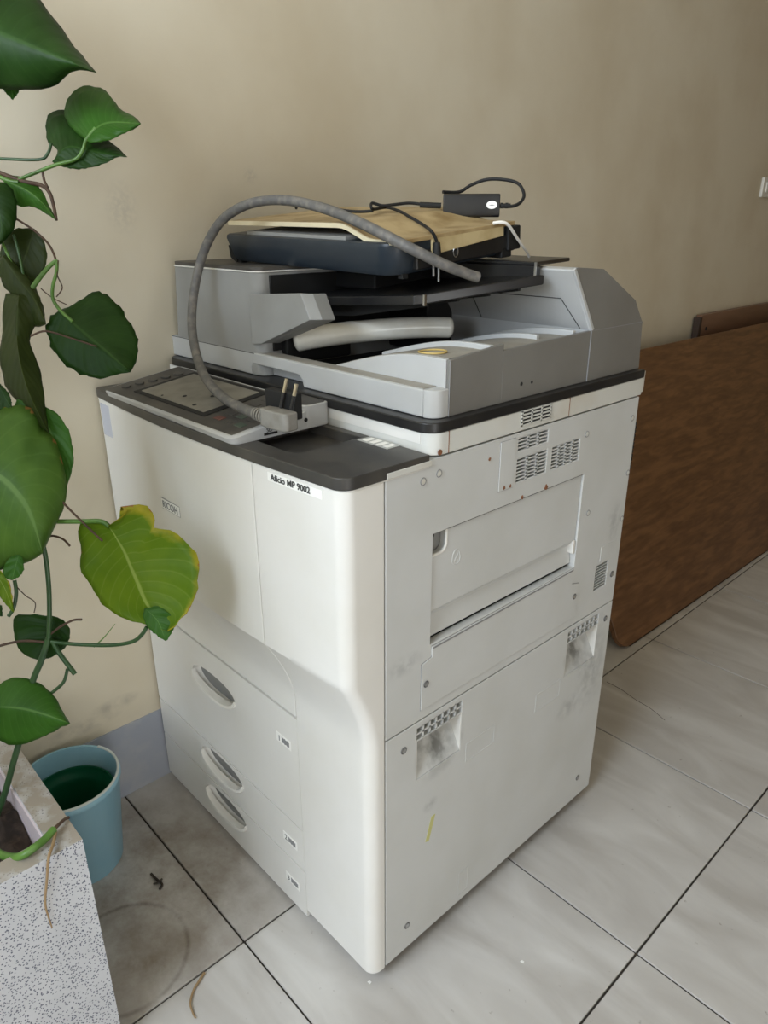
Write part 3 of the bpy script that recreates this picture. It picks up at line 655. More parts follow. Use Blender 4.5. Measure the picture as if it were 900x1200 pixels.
# top face with the well cut out: two strips plus bridges
def yfront(x):
    for (xa_, ya_), (xb_, yb_) in zip(poly, poly[1:]):
        if xa_ <= x <= xb_ and xb_ > xa_: return ya_+(yb_-ya_)*(x-xa_)/(xb_-xa_)
    return poly[-1][1]
L1 = [p for p in poly if p[0] < wx0]+[(wx0, yfront(wx0)), (wx0, .078), (-WID-.0022, .078)]
Mid = [(wx0, yfront(wx0))]+[p for p in poly if wx0 < p[0] < wx1]+[(wx1, yfront(wx1)), (wx1, wy0+.014), (wx1-.005, wy0+.004), (wx1-.015, wy0), (wx0, wy0)]
Mid2 = [(wx0, wy1), (wx1, wy1), (wx1, .078), (wx0, .078)]
R1 = [(wx1, yfront(wx1))]+[p for p in poly if p[0] > wx1]+[(.0022, .078), (wx1, .078), (wx1, wy0+.014)]
for pg in (L1, Mid, Mid2, R1): prism(bm, pg, 2, zb, zt)
bmesh.ops.remove_doubles(bm, verts=bm.verts, dist=1e-5)
from collections import Counter
seen = Counter(frozenset(v.index for v in f.verts) for f in bm.faces)
bm.verts.index_update(); seen = {}
for f in list(bm.faces): seen.setdefault(frozenset(v.index for v in f.verts), []).append(f)
bmesh.ops.delete(bm, geom=[f for fs in seen.values() if len(fs) > 1 for f in fs], context='FACES')
deck = obj('deck', bm, 'deck', cop, bevel=.0035, seg=3, sharp=45)
bm = BM(); prism(bm, well, 2, .8843, .8856); obj('deck_well', bm, 'deck', deck, smooth=False)
pts = plan(.88, -WID, 0, off=.0008); bm = BM(); prism(bm, pts[1:-1]+[(.0008,.078),(-WID-.0008,.078)], 2, .8822, .8838); obj('deck_trim', bm, 'white', deck, smooth=False)
bm = BM(); box(bm, (-.013, .002, .8845), (.0030, .081, .8925)); obj('deck_rail', bm, 'band', deck, bevel=.001)
bm = BM(); box(bm, (-.112, .054, .9004), (-.052, .079, .9010)); st = obj('warning_sticker', bm, 'clearlabel', deck, smooth=False)
bm = BM()
for k in range(4): box(bm, (-.106+k*.0135, .058, .9009), (-.097+k*.0135, .075, .9013))
obj('sticker_print', bm, 'label', st, smooth=False)

# ---- control panel
pn = empty('control_panel', (0,0,0)); pn.parent = cop
px0, px1, py0, py1 = -.618, -.205, -.078, .066
def ptop(y): return .9115+(y-py0)/(py1-py0)*.021
tilt = math.atan2(.021, py1-py0)
bm = BM()
pl_ = rrect(px0, py0, px1, py1, .012, 5)
def bulge(x, y):      # the front edge follows the bowed door
    return y-.010*math.sin(math.pi*min(max((x+.69)/.69, 0), 1)) if y < -.03 else y
A = [bm.verts.new((x, bulge(x, y)+.004*(y < 0), .9005)) for x, y in pl_]; B = [bm.verts.new((x, bulge(x, y), ptop(y)-.003)) for x, y in pl_]
C = [bm.verts.new((x+(.003 if x < -.4 else -.003), bulge(x, y)+(.003 if y < 0 else -.003), ptop(y))) for x, y in pl_]
n = len(pl_)
for R_, S_ in ((A, B), (B, C)):
    for k in range(n): bm.faces.new([R_[k], R_[(k+1) % n], S_[(k+1) % n], S_[k]])
bm.faces.new(A[::-1]); bm.faces.new(C)
bd = obj('panel_body', bm, 'greylight', pn, sharp=25)
PT = Matrix.Translation((0, py0, ptop(py0))) @ Matrix.Rotation(tilt, 4, 'X')
def onp(name, lo, hi, m, parent, bev=.0008):
    """box lying on the tilted panel face, x/y given from the panel's front edge, z above the face"""
    bm = BM(); box(bm, lo, hi, PT); return obj(name, bm, m, parent, bevel=bev, smooth=False)
onp('panel_face', (px0+.006, -.002, -.004), (px1-.008, .140, .0008), 'panelgrey', pn)
onp('screen_frame', (-.545, .018, 0), (-.318, .134, .0022), 'blackm', pn)
scr = onp('touch_screen', (-.532, .026, .001), (-.332, .126, .0030), 'screen', pn)
for (x, y, r) in ((-.43,.05,.0035),(-.385,.075,.0045),(-.375,.036,.0035),(-.47,.032,.002)):
    bm = BM(); disc(bm, (0,0,0), r, .0006, 2, 12); bmesh.ops.transform(bm, matrix=PT @ Matrix.Translation((x, y, .0030)), verts=bm.verts); obj('screen_hole', bm, 'dark', scr)
for k in range(5):
    bm = BM(); disc(bm, (0,0,0), .009, .003, 2, 18); bmesh.ops.transform(bm, matrix=PT @ Matrix.Translation((-.588+k*.006, .025+k*.022, .0005)) @ Matrix.Diagonal((1.3, .8, 1, 1)), verts=bm.verts)
    obj('function_key', bm, 'key', pn, bevel=.0008)
for i in range(3):
    for j in range(5):
        m_ = 'redkey' if (i, j) == (0, 0) else 'greenkey' if (i, j) in ((2, 0), (1, 1)) else 'key'
        onp('panel_key', (-.300+i*.027, .022+j*.021, 0), (-.300+i*.027+.018,   .022+j*.021+.012, .0016), m_, pn, .0006)
# card slot on the panel's right flank
bm = BM(); box(bm, (px1-.001, -.034, .9045), (px1+.0008, -.012, .9075)); sl = obj('card_slot', bm, 'blackm', pn, smooth=False)
text('slot_lettering', 'SD Card', .0085, (px1+.0006, -.030, .9085), (math.pi/2, 0, math.pi/2), 'ink', sl)
bm = BM(); disc(bm, (px1-.001, .038, .914), .003, .002, 0, 12); obj('socket', bm, 'blackm', pn)
bm = BM(); prism(bm, rrect(-.276, .036, px1+.002, .082, .010, 5), 2, .9005, .9345); ch_ = obj('card_housing', bm, 'greylight', pn, bevel=.002)
bm = BM(); prism(bm, rrect(-.273, .039, px1-.001, .078, .008, 5), 2, .9340, .9350); obj('housing_top', bm, 'panelgrey', ch_, smooth=False)
# dark open tray left of panel, and white block behind it
bm = BM(); prism(bm, [(-.665,-.045),(-.628,-.045),(-.612,.055),(-.650,.055)], 2, .9004, .9012); obj('deck_slot', bm, 'blackm', deck, smooth=False)

# ---- scanner glass unit: black gasket
bm = BM(); prism(bm, rrect(-.693, .079, .002, DEP+.006, .026, 8, (1,1,0,0)), 2, .9245, .9385); obj('scanner_bezel', bm, 'black', cop, bevel=.002)

# ---- document feeder
adf = empty('document_feeder', (0,0,0)); adf.parent = cop
AX0, AX1, AY0, AY1 = -.700, -.012, .098, .615
zA = .9388
# base ring: front rail with a grip notch
bm = BM()
rail_t = .976
nx0, nx1, nz = -.430, -.288, .9575
railp = [(AX0, zA), (nx0, zA), (nx0, nz-.006), (nx0+.006, nz), (nx1-.012, nz-.001), (nx1-.003, nz-.008), (nx1, zA), (AX1-.02, zA), (AX1-.02, rail_t), (AX0, rail_t+.0)]
prism(bm, railp, 1, AY0, AY0+.028)
prism(bm, [(nx0, zA), (nx1, zA), (nx1, nz), (nx0, nz)], 1, AY0+.022, AY0+.03)
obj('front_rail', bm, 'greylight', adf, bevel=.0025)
bm = BM()
arc = [(AX1-.0195, AY0)]+[(AX1-.0195+.0195*math.sin(a), AY0+.0195-.0195*math.cos(a)) for a in [math.radians(9*k) for k in range(1, 11)]]+[(AX1, .1265), (AX1-.0195, .1265)]
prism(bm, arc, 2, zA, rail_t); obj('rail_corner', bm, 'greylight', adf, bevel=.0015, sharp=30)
bm = BM(); box(bm, (AX0+.03, AY0+.004, rail_t-.0005), (AX1-.022, AY0+.027, rail_t+.0006)); obj('dusty_ledge', bm, 'dusty', adf, smooth=False)
# floor of the feeder
bm = BM(); box(bm, (AX0, AY0+.028, zA), (AX1-.004, AY1-.17, .952)); obj('feeder_floor', bm, 'blackm', adf, smooth=False)
# output tray: humped profile running in x, extruded in y
def hump(x):      # top height
    t = min(max((x+.245)/.19, 0), 1); return .976+.034*math.sin(t*math.pi/2)**1.1+.003*t
def humpbox(name, y0, y1, dz, xa, m, x1=AX1, topm=None, bev=.0015):
    x1 = min(x1, AX1-.0065)
    bm = BM(); n = 20; poly = [(xa, .95)]+[(xa+(x1-xa)*k/n, hump(xa+(x1-xa)*k/n)+dz) for k in range(n+1)]+[(x1, .95)]
    prism(bm, poly, 1, y0, y1); return obj(name, bm, m, adf, bevel=bev, sharp=40)
humpbox('exit_cover', AY0+.0275, .214, 0, -.243, 'greylight')
humpbox('exit_top', .131, .2145, .0007, -.215, 'dusty', AX1-.006, bev=0)
humpbox('paper_guide', .2145, .2225, .008, -.235, 'greylight', AX1+.0)
humpbox('exit_floor', .2225, .444, -.001, -.225, 'dusty', AX1-.006)
humpbox('paper_guide', .352, .360, .006, -.225, 'greylight', AX1-.03)
humpbox('paper_guide', .418, .426, .008, -.225, 'greylight', AX1-.01)
# right flank wall
bm = BM(); prism(bm, [(.127, zA), (.127, 1.0125), (.236, 1.0215), (.236, zA)], 0, AX1-.006, AX1); prism(bm, [(.236, zA), (.236, 1.0125), (.452, 1.0185), (.452, zA)], 0, AX1-.006, AX1)
fl = obj('feeder_side', bm, 'greyshade', adf, bevel=.0008)
bm = BM(); disc(bm, (AX1-.001, .281, .960), .0028, .0015, 0, 12); disc(bm, (AX1-.001, .306, .959), .0024, .0015, 0, 12); obj('screw_hole', bm, 'dark', fl)
bm = BM(); tube(bm, [(AX1+.0003, .1265, z) for z in (zA, .96, .985, 1.011)], .0006, seg=6, n=1); obj('side_joint', bm, 'greyink', fl)
# hinge housing along the back
hz_ = [(.453, zA), (.4535, 1.0185), (.388, 1.111), (.400, 1.114), (.470, 1.109), (.577, 1.056), (.609, 1.018), (.617, zA)]
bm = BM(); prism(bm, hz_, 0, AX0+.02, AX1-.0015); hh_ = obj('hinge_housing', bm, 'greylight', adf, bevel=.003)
bm = BM(); prism(bm, hz_, 0, AX1-.0015, AX1+.001); obj('housing_end', bm, 'greyshade', hh_, bevel=.0008)
bm = BM(); prism(bm, [(.4525, 1.0185), (.387, 1.111), (.392, 1.1145), (.4585, 1.0205)], 0, AX1-.001, AX1+.0022); obj('housing_edge', bm, 'greylight', hh_, bevel=.001)
bm = BM(); box(bm, (AX1-.001, .455, 1.0178), (AX1+.0014, .610, 1.0188)); box(bm, (AX1-.001, .4525, zA), (AX1+.0013, .4537, 1.018)); obj('housing_joint', bm, 'greyink', hh_, smooth=False)
# panel line on the leaning front face
def on_house(s): # s 0 bottom .. 1 top of the leaning face
    return (.4535+(.388-.4535)*s, 1.0185+(1.111-1.0185)*s)
bm = BM()
a1, a2 = on_house(.52), on_house(.53); tube(bm, [(-.27, a1[0]-.0006, a1[1]), (-.05, a1[0]-.0006, a1[1]+.0)], .0007, seg=5, n=1)
b1 = on_house(.02); tube(bm, [(-.05, a1[0]-.0006, a1[1]), (-.032, b1[0]-.0006, b1[1])], .0007, seg=5, n=1)
tube(bm, [(-.232, a1[0]-.0006, a1[1]), (-.232, b1[0]-.0006, b1[1])], .0007, seg=5, n=1)
obj('housing_groove', bm, 'ink', hh_)
# feeder head on the left
FX0, FX1 = -.676, -.402
bm = BM()
def headring(x0, x1, r, z): return [bm.verts.new((x, y, z)) for x, y in rrect(x0, AY0+.001, x1, .44, r, 7, (1,1,0,0))]
r1 = headring(-.700, FX1+.004, .020, zA); r2 = headring(-.699, FX1+.004, .020, .9745); r3 = headring(-.690, FX1-.0, .020, .9765); r4 = headring(FX0, FX1, .020, 1.102)
for a, b in ((r1, r2), (r2, r3), (r3, r4)):
    for k in range(len(a)): bm.faces.new([a[k], a[(k+1) % len(a)], b[(k+1) % len(b)], b[k]])
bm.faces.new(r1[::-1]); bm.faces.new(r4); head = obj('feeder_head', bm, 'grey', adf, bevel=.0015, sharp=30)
bm = BM(); prism(bm, rrect(FX0-.001, AY0-.0005, FX1+.001, .44, .02, 7, (1,1,0,0)), 2, 1.102, 1.1045); obj('head_rim', bm, 'white', head, bevel=.0008)
bm = BM(); prism(bm, rrect(FX0+.001, AY0+.001, FX1-.002, .44, .02, 7, (1,1,0,0)), 2, 1.1042, 1.1105); obj('head_lid', bm, 'panelgrey', head, bevel=.001)
bm = BM(); prism(bm, [(-.699, .0), (FX1, .0)] and [(-.701, .9742), (-.42, .9742), (-.42, .9752), (-.701, .9752)], 1, AY0-.0002, AY0+.002); obj('head_joint', bm, 'ink', head, smooth=False)
bm = BM(); box(bm, (FX1-.002, .124, .978), (FX1+.0035, .438, 1.0975)); obj('head_flank', bm, 'blackm', head, bevel=.001)
# side guide wedge beside the head
bm = BM(); F = [(-.420, 1.069), (-.283, 1.0795), (-.262, 1.043), (-.395, .993), (-.420, .990)]
A = [bm.verts.new((x, AY0-.002, z)) for x, z in F]; B = [bm.verts.new((x+(.012 if k in (1,2) else 0), AY0+.012, z-(.001 if k in (0,1) else 0))) for k, (x, z) in enumerate(F)]
C = [bm.verts.new((x+(.012 if k in (1,2) else 0), .135, z-.002)) for k, (x, z) in enumerate(F)]
bm.faces.new(A); bm.faces.new(C[::-1])
for R_, S_ in ((A, B), (B, C)):
    for k in range(5): bm.faces.new([R_[k], S_[k], S_[(k+1) % 5], R_[(k+1) % 5]])
obj('feeder_arm', bm, 'grey', adf, bevel=.0012, smooth=False)
# black inner rollers housing behind the arm
bm = BM(); box(bm, (-.402, .385, .96), (-.30, .452, 1.058)); box(bm, (-.41, .26, 1.072), (-.30, .42, 1.098)); box(bm, (-.402, .14, .955), (-.385, .28, 1.06)); obj('roller_housing', bm, 'blackm', adf, bevel=.004)
# original tray (black)
bm = BM()
def trayz(x, y): return 1.062+(x+.40)*.072+(y-.2)*.094
TX0, TX1, TY0, TY1 = -.405, -.128, .185, .505
P8 = [(TX0, TY0), (-.141, .189), (-.127, .203), (-.050, .372), (TX0, .372)]
A = [bm.verts.new((x, y, trayz(x, y)-.014)) for x, y in P8]; B = [bm.verts.new((x, y, trayz(x, y))) for x, y in P8]
bm.faces.new(A[::-1]); bm.faces.new(B)
for k in range(5): bm.faces.new([A[k], A[(k+1) % 5], B[(k+1) % 5], B[k]])
tr = obj('document_tray', bm, 'black', adf, bevel=.002)
bm = BM()
for k in range(4):
    y = .21+k*.045; xr_ = -.140+.45*(y-.203); prism(bm, [(-.38, trayz(-.38, y)-.013), (xr_, trayz(xr_, y)-.013), (xr_, trayz(xr_, y)-.019), (-.30, trayz(-.3, y)-.034), (-.38, trayz(-.38, y)-.034)], 1, y, y+.006)
obj('tray_rib', bm, 'blackm', tr, bevel=.001)
bm = BM(); box(bm, (TX1-.0025, TY0+.012, trayz(TX1,TY0)-.0145), (TX1+.0008, TY0+.0165, trayz(TX1,TY0)+.0005)); obj('tray_mark', bm, 'steel', tr, smooth=False)
# raised rear leaf of the tray
bm = BM(); prism(bm, [(-.42,.368),(-.062,.368),(-.068,.386),(-.42,.386)], 2, 1.088, 1.1155); prism(bm, [(-.42,.368),(-.062,.368),(-.106,.52),(-.42,.52)], 2, 1.1152, 1.1212)
rl_ = obj('tray_leaf', bm, 'black', adf, bevel=.002)
bm = BM(); box(bm, (-.066, .3665, 1.1005), (-.0625, .3685, 1.1205)); obj('tray_mark', bm, 'steel', rl_, smooth=False)

# ------------------------------------------------------------------ things on top
# ivory padded roll in the output pocket
a_ = W(347, 397, 1, .152); b_ = W(528, 383, 1, .36); mid = (a_+b_)/2
bm = BM(); R0 = .0190
pts = [a_+(a_-b_)*.02+Vector((0,0,-.003)), a_.lerp(b_, .12)+Vector((0,0,.0005)), a_.lerp(b_, .35)+Vector((0,0,.0035)), a_.lerp(b_, .65)+Vector((0,0,.004)), a_.lerp(b_, .88)+Vector((0,0,.0015)), b_+(b_-a_)*.02+Vector((0,0,-.002))]
def rad(f): e = min(f, 1-f)/.07; return R0*(1-.12*f)*(math.sqrt(max(1-(1-min(e, 1))**2, .012)))
tube(bm, pts, rad, seg=20, n=20)
roll = obj('padded_roll', bm, 'wand'); tag(roll, 'long glossy ivory roll lying across the copier output tray', 'roll')
# rubber band
c = Vector((W(507,413,2,1.0135).x, W(507,413,2,1.0135).y, 0)); bm = BM()
tube(bm, [(c.x+.020*math.cos(2*math.pi*k/20), c.y+.0175*math.sin(2*math.pi*k/20), hump(c.x+.020*math.cos(2*math.pi*k/20))+.0022) for k in range(21)], .0013, seg=6, n=2, cap=False)
tag(obj('rubber_band', bm, 'rubber'), 'yellow rubber band lying on the grey output tray', 'rubber band')

# flatbed scanner resting on the feeder
SCN = Matrix.Translation((-.552, .148, 1.113)) @ Matrix.Rotation(math.radians(1.2), 4, 'Y') @ Matrix.Rotation(math.radians(5.6), 4, 'X')
fs = empty('flatbed_scanner', (0,0,0), 'dark blue flatbed scanner with yellowed cream lid lying on the copier', 'scanner'); fs.matrix_world = SCN
SWd, SDp, SH = .412, .262, .045
bm = BM()
def srg(ins, z, r): return [bm.verts.new((x, y, z)) for x, y in rrect(ins, ins, SWd-ins, SDp, r, 8, (1,1,0,0))]
def srg2(ins, z, r):
    out = []
    for x, y in rrect(ins*1.0, ins, SWd-ins, SDp, r, 8, (0,1,0,0)): out.append(bm.verts.new((x, y, z)))
    return out
rings = [srg2(.012, 0, .03), srg2(.007, .006, .035), srg2(0, .038, .038), srg2(.001, SH-.002, .037), srg2(.004, SH, .034)]
for a, b in zip(rings, rings[1:]):
    for k in range(len(a)): bm.faces.new([a[k], a[(k+1) % len(a)], b[(k+1) % len(b)], b[k]])
bm.faces.new(rings[0][::-1]); bm.faces.new(rings[-1]); obj('scanner_body', bm, 'blue', fs, sharp=30)
bm = BM(); box(bm, (.055, .006, SH-.001), (.31, .24, SH+.005)); obj('glass_frame', bm, 'grey', fs, bevel=.001)
bm = BM(); box(bm, (SWd-.03, .045, .004), (SWd+.002, SDp+.004, SH-.016)); obj('side_trim', bm, 'black', fs, bevel=.003)
# lid: profile along x, extruded along y
def lidz(x):
    t = min(max((x-.292)/.075, 0), 1); t = t*t*(3-2*t); return .0645-.0165*t+.003*min(x/.29,1)*(1-t)
n = 40; xs = [-.005+(SWd+.0085)*k/n for k in range(n+1)]
bm = BM(); topv = []; 
def lidgrid(bm, y0, y1, th, m_=1):
    poly = [(x, lidz(x)) for x in xs]+[(x, lidz(x)-th) for x in xs[::-1]]; prism(bm, poly, 1, y0, y1)
lidgrid(bm, .012, SDp, .006)
lid = obj('scanner_lid', bm, 'cream', fs, bevel=.001, sharp=40)
bm = BM(); lidgrid(bm, .0095, .0125, .0066); obj('lid_edge', bm, 'creamedge', lid, sharp=40)
bm = BM(); prism(bm, [(.075, SH-.024), (.075, SH+.001), (.235, SH+.001), (.235, SH-.016)], 0, SWd+.0002, SWd+.0034)
obj('lid_skirt', bm, 'creamside', lid, bevel=.001)
bm = BM(); box(bm, (SWd-.02, SDp-.018, .006), (SWd+.006, SDp+.012, SH-.004)); box(bm, (SWd-.03, SDp-.03, -.004), (SWd+.002, SDp-.005, .012)); obj('hinge_block', bm, 'blackm', fs, bevel=.002)
bm = BM(); prism(bm, [(-.016, .004), (-.018, .024), (0, .014), (.004, -.006)], 1, .012, .04); obj('front_clip', bm, 'blackm', fs, smooth=False)
bm = BM(); ring = [(SWd+.0028, .125+.005*math.cos(a), .020+.008*math.sin(a)) for a in [2*math.pi*k/16 for k in range(17)]]; tube(bm, ring, .0007, seg=5, n=1, cap=False); obj('oval_badge', bm, 'steel', fs)
bm = BM(); box(bm, (.01, .01, -.006), (.02, .02, .001)); box(bm, (.39, .03, -.006), (.40, .04, .001)); box(bm, (.2, .23, -.010), (.23, .26, .001)); obj('rubber_foot', bm, 'blackm', fs, smooth=False)

def lidpt(px, py, lift=0.0):
    """where the sight line of a photo pixel meets the scanner lid, lifted a little"""
    inv = SCN.inverted(); o_ = inv @ CAM; d = (inv.to_3x3() @ (fw + rt*(px-450)/FPX - up*(py-600)/FPX))
    t = 0; best = None
    for k in range(400):
        t = .6+k*.003; p = o_+d*t
        if best is None or abs(p.z-lidz(min(max(p.x,0),SWd))-lift) < best[0]: best = (abs(p.z-lidz(min(max(p.x,0),SWd))-lift), p.copy())
    return SCN @ best[1]
# power adapter
pA = lidpt(552, 254.5, .001); dA = (pA-CAM).dot(fw); hw = 33*dA/FPX; yA = pA.y
ad = empty('power_adapter', pA, 'small black power adapter with white oval sticker on the scanner lid', 'adapter')
ad.rotation_euler = (0, 0, math.atan2(rt.y, rt.x)-math.radians(4))
bm = BM(); prism(bm, rrect(-.0005, 0, .040, .0345, .004, 3), 0, -hw, hw); obj('adapter_body', bm, 'black', ad, bevel=.0015)
bm = BM(); tube(bm, [(0,0,0),(.0,-.0006,0)], .0008); bm.free()
bm = BM(); seg=20; prism(bm, [(hw-.013+.0085*math.cos(2*math.pi*k/seg), .018+.006*math.sin(2*math.pi*k/seg)) for k in range(seg)], 1, -.0012, -.0003)
stk = obj('oval_sticker', bm, 'label', ad); bm = BM(); prism(bm, [(hw-.018,.0175),(hw-.013,.0185),(hw-.008,.0175),(hw-.013,.0168)], 1, -.0014, -.0011); obj('sticker_print', bm, 'greyink', stk, smooth=False)
bm = BM()
for k in range(4): disc(bm, (hw+.001+k*.004, .006, .017), .0042 if k % 2 == 0 else .0032, .004, 0, 12)
obj('strain_relief', bm, 'blackm', ad)
bm = BM()
def D(px, py, dd=0.): return AT(px, py, dA+dd)
pth = [D(583,241), D(592,242), D(603,241), D(611,236,.005), D(614,227,.01), D(607,215,.015), D(590,210.5,.02), D(570,210.5,.03), D(552,217,.035), D(538,225,.035), D(519,225,.02)]
tube(bm, pth, .0026, seg=8, n=6); bpy.context.view_layer.update(); bmesh.ops.transform(bm, matrix=ad.matrix_basis.inverted(), verts=bm.verts); obj('output_cord', bm, 'blackm', ad)
# black mains cord: from adapter inlet over the lid, ending in a small two-pin plug
def L(px, py, l=.004): return lidpt(px, py, l)
bc = empty('mains_cord', (0,0,0), 'thin black mains cord with small two-pin plug trailing over the scanner lid', 'cord')
XE = (SCN @ Vector((SWd+.0065, 0, 0))).x
bm = BM(); tube(bm, [D(517,241), D(500,240), D(480,238), D(460,240,-.01), D(448,241,-.015), D(436,238,-.02), D(437,245,-.02), L(452,243,.006), L(466,246.5,.004), L(480,254,.0035), L(492,261,.0035), L(501,267,.0035), L(505,270.5,.005), W(509,276,0,XE), W(512,284,0,XE), W(512,292,0,XE)], .0023, seg=8, n=8)
obj('cord', bm, 'blackm', bc)
bm = BM(); tube(bm, [D(437,247,-.02), D(420,248,-.01), D(400,246,0), D(375,239,0), D(357,234,0), D(350,236,0), D(347,244,-.01)], .0023, seg=8, n=8); obj('cord', bm, 'blackm', bc)
bm = BM(); tube(bm, [D(517,241), D(503,240.5), D(492,240)], .0045, seg=10, n=3); obj('inlet_plug', bm, 'blackm', bc)
XE += .004
bm = BM(); tube(bm, [W(512,284,0,XE), W(512,296,0,XE), W(511,308,0,XE)], lambda f: .0045+.003*f, seg=12, n=4); pgp = obj('plug_body', bm, 'blackm', bc)
for dx in (-3, 3):
    bm = BM(); tube(bm, [W(511+dx,306,0,XE), W(511+dx,324 if dx < 0 else 330,0,XE)], .0016, seg=8, n=1); obj('plug_pin', bm, 'steel', pgp)
# white thin lead
bm = BM(); tube(bm, [W(578,261.5,1,.35), W(588,260.5,1,.355), W(596,264,1,.365), W(606,279,1,.39), W(613,289,1,.41), W(618,296,1,.43), W(620,301,1,.44)], .0026, seg=8, n=8, taper=.8)
tag(obj('white_lead', bm, 'whitecord'), 'short white lead hanging off the right end of the scanner', 'cord')

# thick grey power cable with plug
pc = empty('power_cable', (0,0,0), 'thick grey power cable arching over the scanner with black and grey plug', 'cable')
cpts = [W(303,486,2,.938), W(285,479,2,.937), W(262,466,2,.940), W(243,446,2,.952)]+[W(a, b, 1, c_) for a, b, c_ in [(232,422,.005),(225,385,.025),(227,345,.050),(237,300,.072),(256,263,.088),(282,243,.104),(312,235,.12),(345,236,.132),(385,246,.14),(428,264,.138),(475,288,.150),(518,309,.19),(545,320,.225),(560,325,.245)]]
bm = BM(); tube(bm, cpts, .0073, seg=14, n=8); obj('cable_sheath', bm, 'cable', pc, sharp=60)
# plug: grey body, black face block, two pins pointing up
bm = BM()
q0, q1 = W(299,484.5,2,.938), W(312,488,2,.9375)
for k in range(4):
    q = q0.lerp(q1, k/4); tube(bm, [q, q0.lerp(q1, k/4+.13)], .0085+.0006*k, seg=14, n=1)
obj('strain_relief', bm, 'plug', pc)
a0 = W(310,487,2,.9375); a1 = W(343,495,2,.9375); dv = (a1-a0).normalized(); sd = Vector((-dv.y, dv.x, 0)).normalized(); upz = dv.cross(sd)
mx_ = Matrix((( dv.x, sd.x, upz.x, a0.x), (dv.y, sd.y, upz.y, a0.y), (dv.z, sd.z, upz.z, a0.z), (0,0,0,1)))
ln_ = (a1-a0).length
bm = BM(); prism(bm, [(0,-.009),(ln_*.35,-.0125),(ln_*.92,-.0125),(ln_,-.008),(ln_,.010),(ln_*.35,.012),(0,.009)], 2, -.0125, .0125); bmesh.ops.transform(bm, matrix=mx_, verts=bm.verts); obj('plug_body', bm, 'plug', pc, bevel=.003, sharp=60)
bm = BM(); box(bm, (-.012, .0125, -.002), (ln_-.008, .026, .033)); bmesh.ops.transform(bm, matrix=mx_, verts=bm.verts); obj('plug_face', bm, 'blackm', pc, bevel=.002)
yy = a0.y-.002
for (p, q) in (((329,478),(336,444)), ((341,480),(347.5,450))):
    A_ = W(*p, 1, a1.y+.004); B_ = W(*q, 1, a1.y+.010); m2 = A_.lerp(B_, .55)
    bm = BM(); tube(bm, [A_, m2], .0024, seg=10, n=1); o = obj('pin_sleeve', bm, 'black', pc)
    bm = BM(); tube(bm, [m2, B_], .0025, seg=10, n=1); obj('plug_pin', bm, 'brass', pc)

# ------------------------------------------------------------------ planter, bucket
PX1, PY1, PZ = -.195, -.365, .42
pt = empty('planter', (0,0,0), 'speckled grey terrazzo planter trough at the lower left corner', 'planter')
bm = BM(); py_0 = -1.35; t = .035
for lo, hi in (((X0+.006, PY1-t, 0), (PX1, PY1, PZ)), ((X0+.006, py_0, 0), (PX1, py_0+t, PZ)), ((X0+.006, py_0+t, 0), (X0+.006+t, PY1-t, PZ)), ((PX1-t, py_0+t, 0), (PX1, PY1-t, PZ))): box(bm, lo, hi)
box(bm, (X0+.006+t, py_0+t, 0), (PX1-t, PY1-t, .05))
bmesh.ops.remove_doubles(bm, verts=bm.verts, dist=1e-5)
obj('planter_box', bm, 'terrazzo', pt, smooth=False, bevel=.0)
bm = BM(); l0, l1, m0, m1 = X0+.006+t, PX1-t, py_0+t, PY1-t; k = .003
box(bm, (l0, m1-k, .30), (l1, m1-.0002, PZ-.004)); box(bm, (l1-k, m0, .30), (l1-.0002, m1-k, PZ-.03)); obj('inner_liner', bm, 'pinkliner', pt, smooth=False)
bm = BM()
nx, ny = 40, 80; V = [[bm.verts.new((l0+.001+(l1-l0-.004)*i/nx, m0+.001+(m1-m0-.005)*j/ny, .372+random.uniform(-.006,.006)+.012*math.sin(i*.5)*math.cos(j*.4))) for j in range(ny+1)] for i in range(nx+1)]
for i in range(nx):
    for j in range(ny): bm.faces.new([V[i][j], V[i+1][j], V[i+1][j+1], V[i][j+1]])
tag(obj('soil', bm, 'soil', pt), kind='stuff')

bk = empty('bucket', (-.590, -.268, 0), 'light blue plastic bucket on the floor behind the planter', 'bucket')
bm = BM(); lathe(bm, [(0, .004), (.069, .004), (.071, .0), (.074, .004), (.0915, .190), (.094, .192), (.0945, .200), (.092, .204), (.0885, .203), (.0875, .197), (.071, .010), (0, .010)], 56)
obj('bucket_body', bm, 'bucket', bk, sharp=50)
bm = BM(); pts = [(.0905*math.cos(a), .0905*math.sin(a), .2045) for a in [math.radians(-80+ (200*k/24)) for k in range(25)]]; tube(bm, pts, .0026, seg=8, n=2); obj('bucket_highlight', bm, 'buckethighlight', bk)  # pale arc along the rim: a highlight put in as colour
gp = empty('flower_pot', (-.592, -.268, .012), 'dark green plastic pot standing inside the blue bucket', 'pot')
bm = BM(); lathe(bm, [(0, 0), (.062, 0), (.073, .130), (.078, .131), (.0795, .150), (.0765, .150), (.075, .135), (.070, .130), (.068, .118), (.060, .006), (0, .006)], 48); obj('pot_body', bm, 'greenpot', gp, sharp=50)

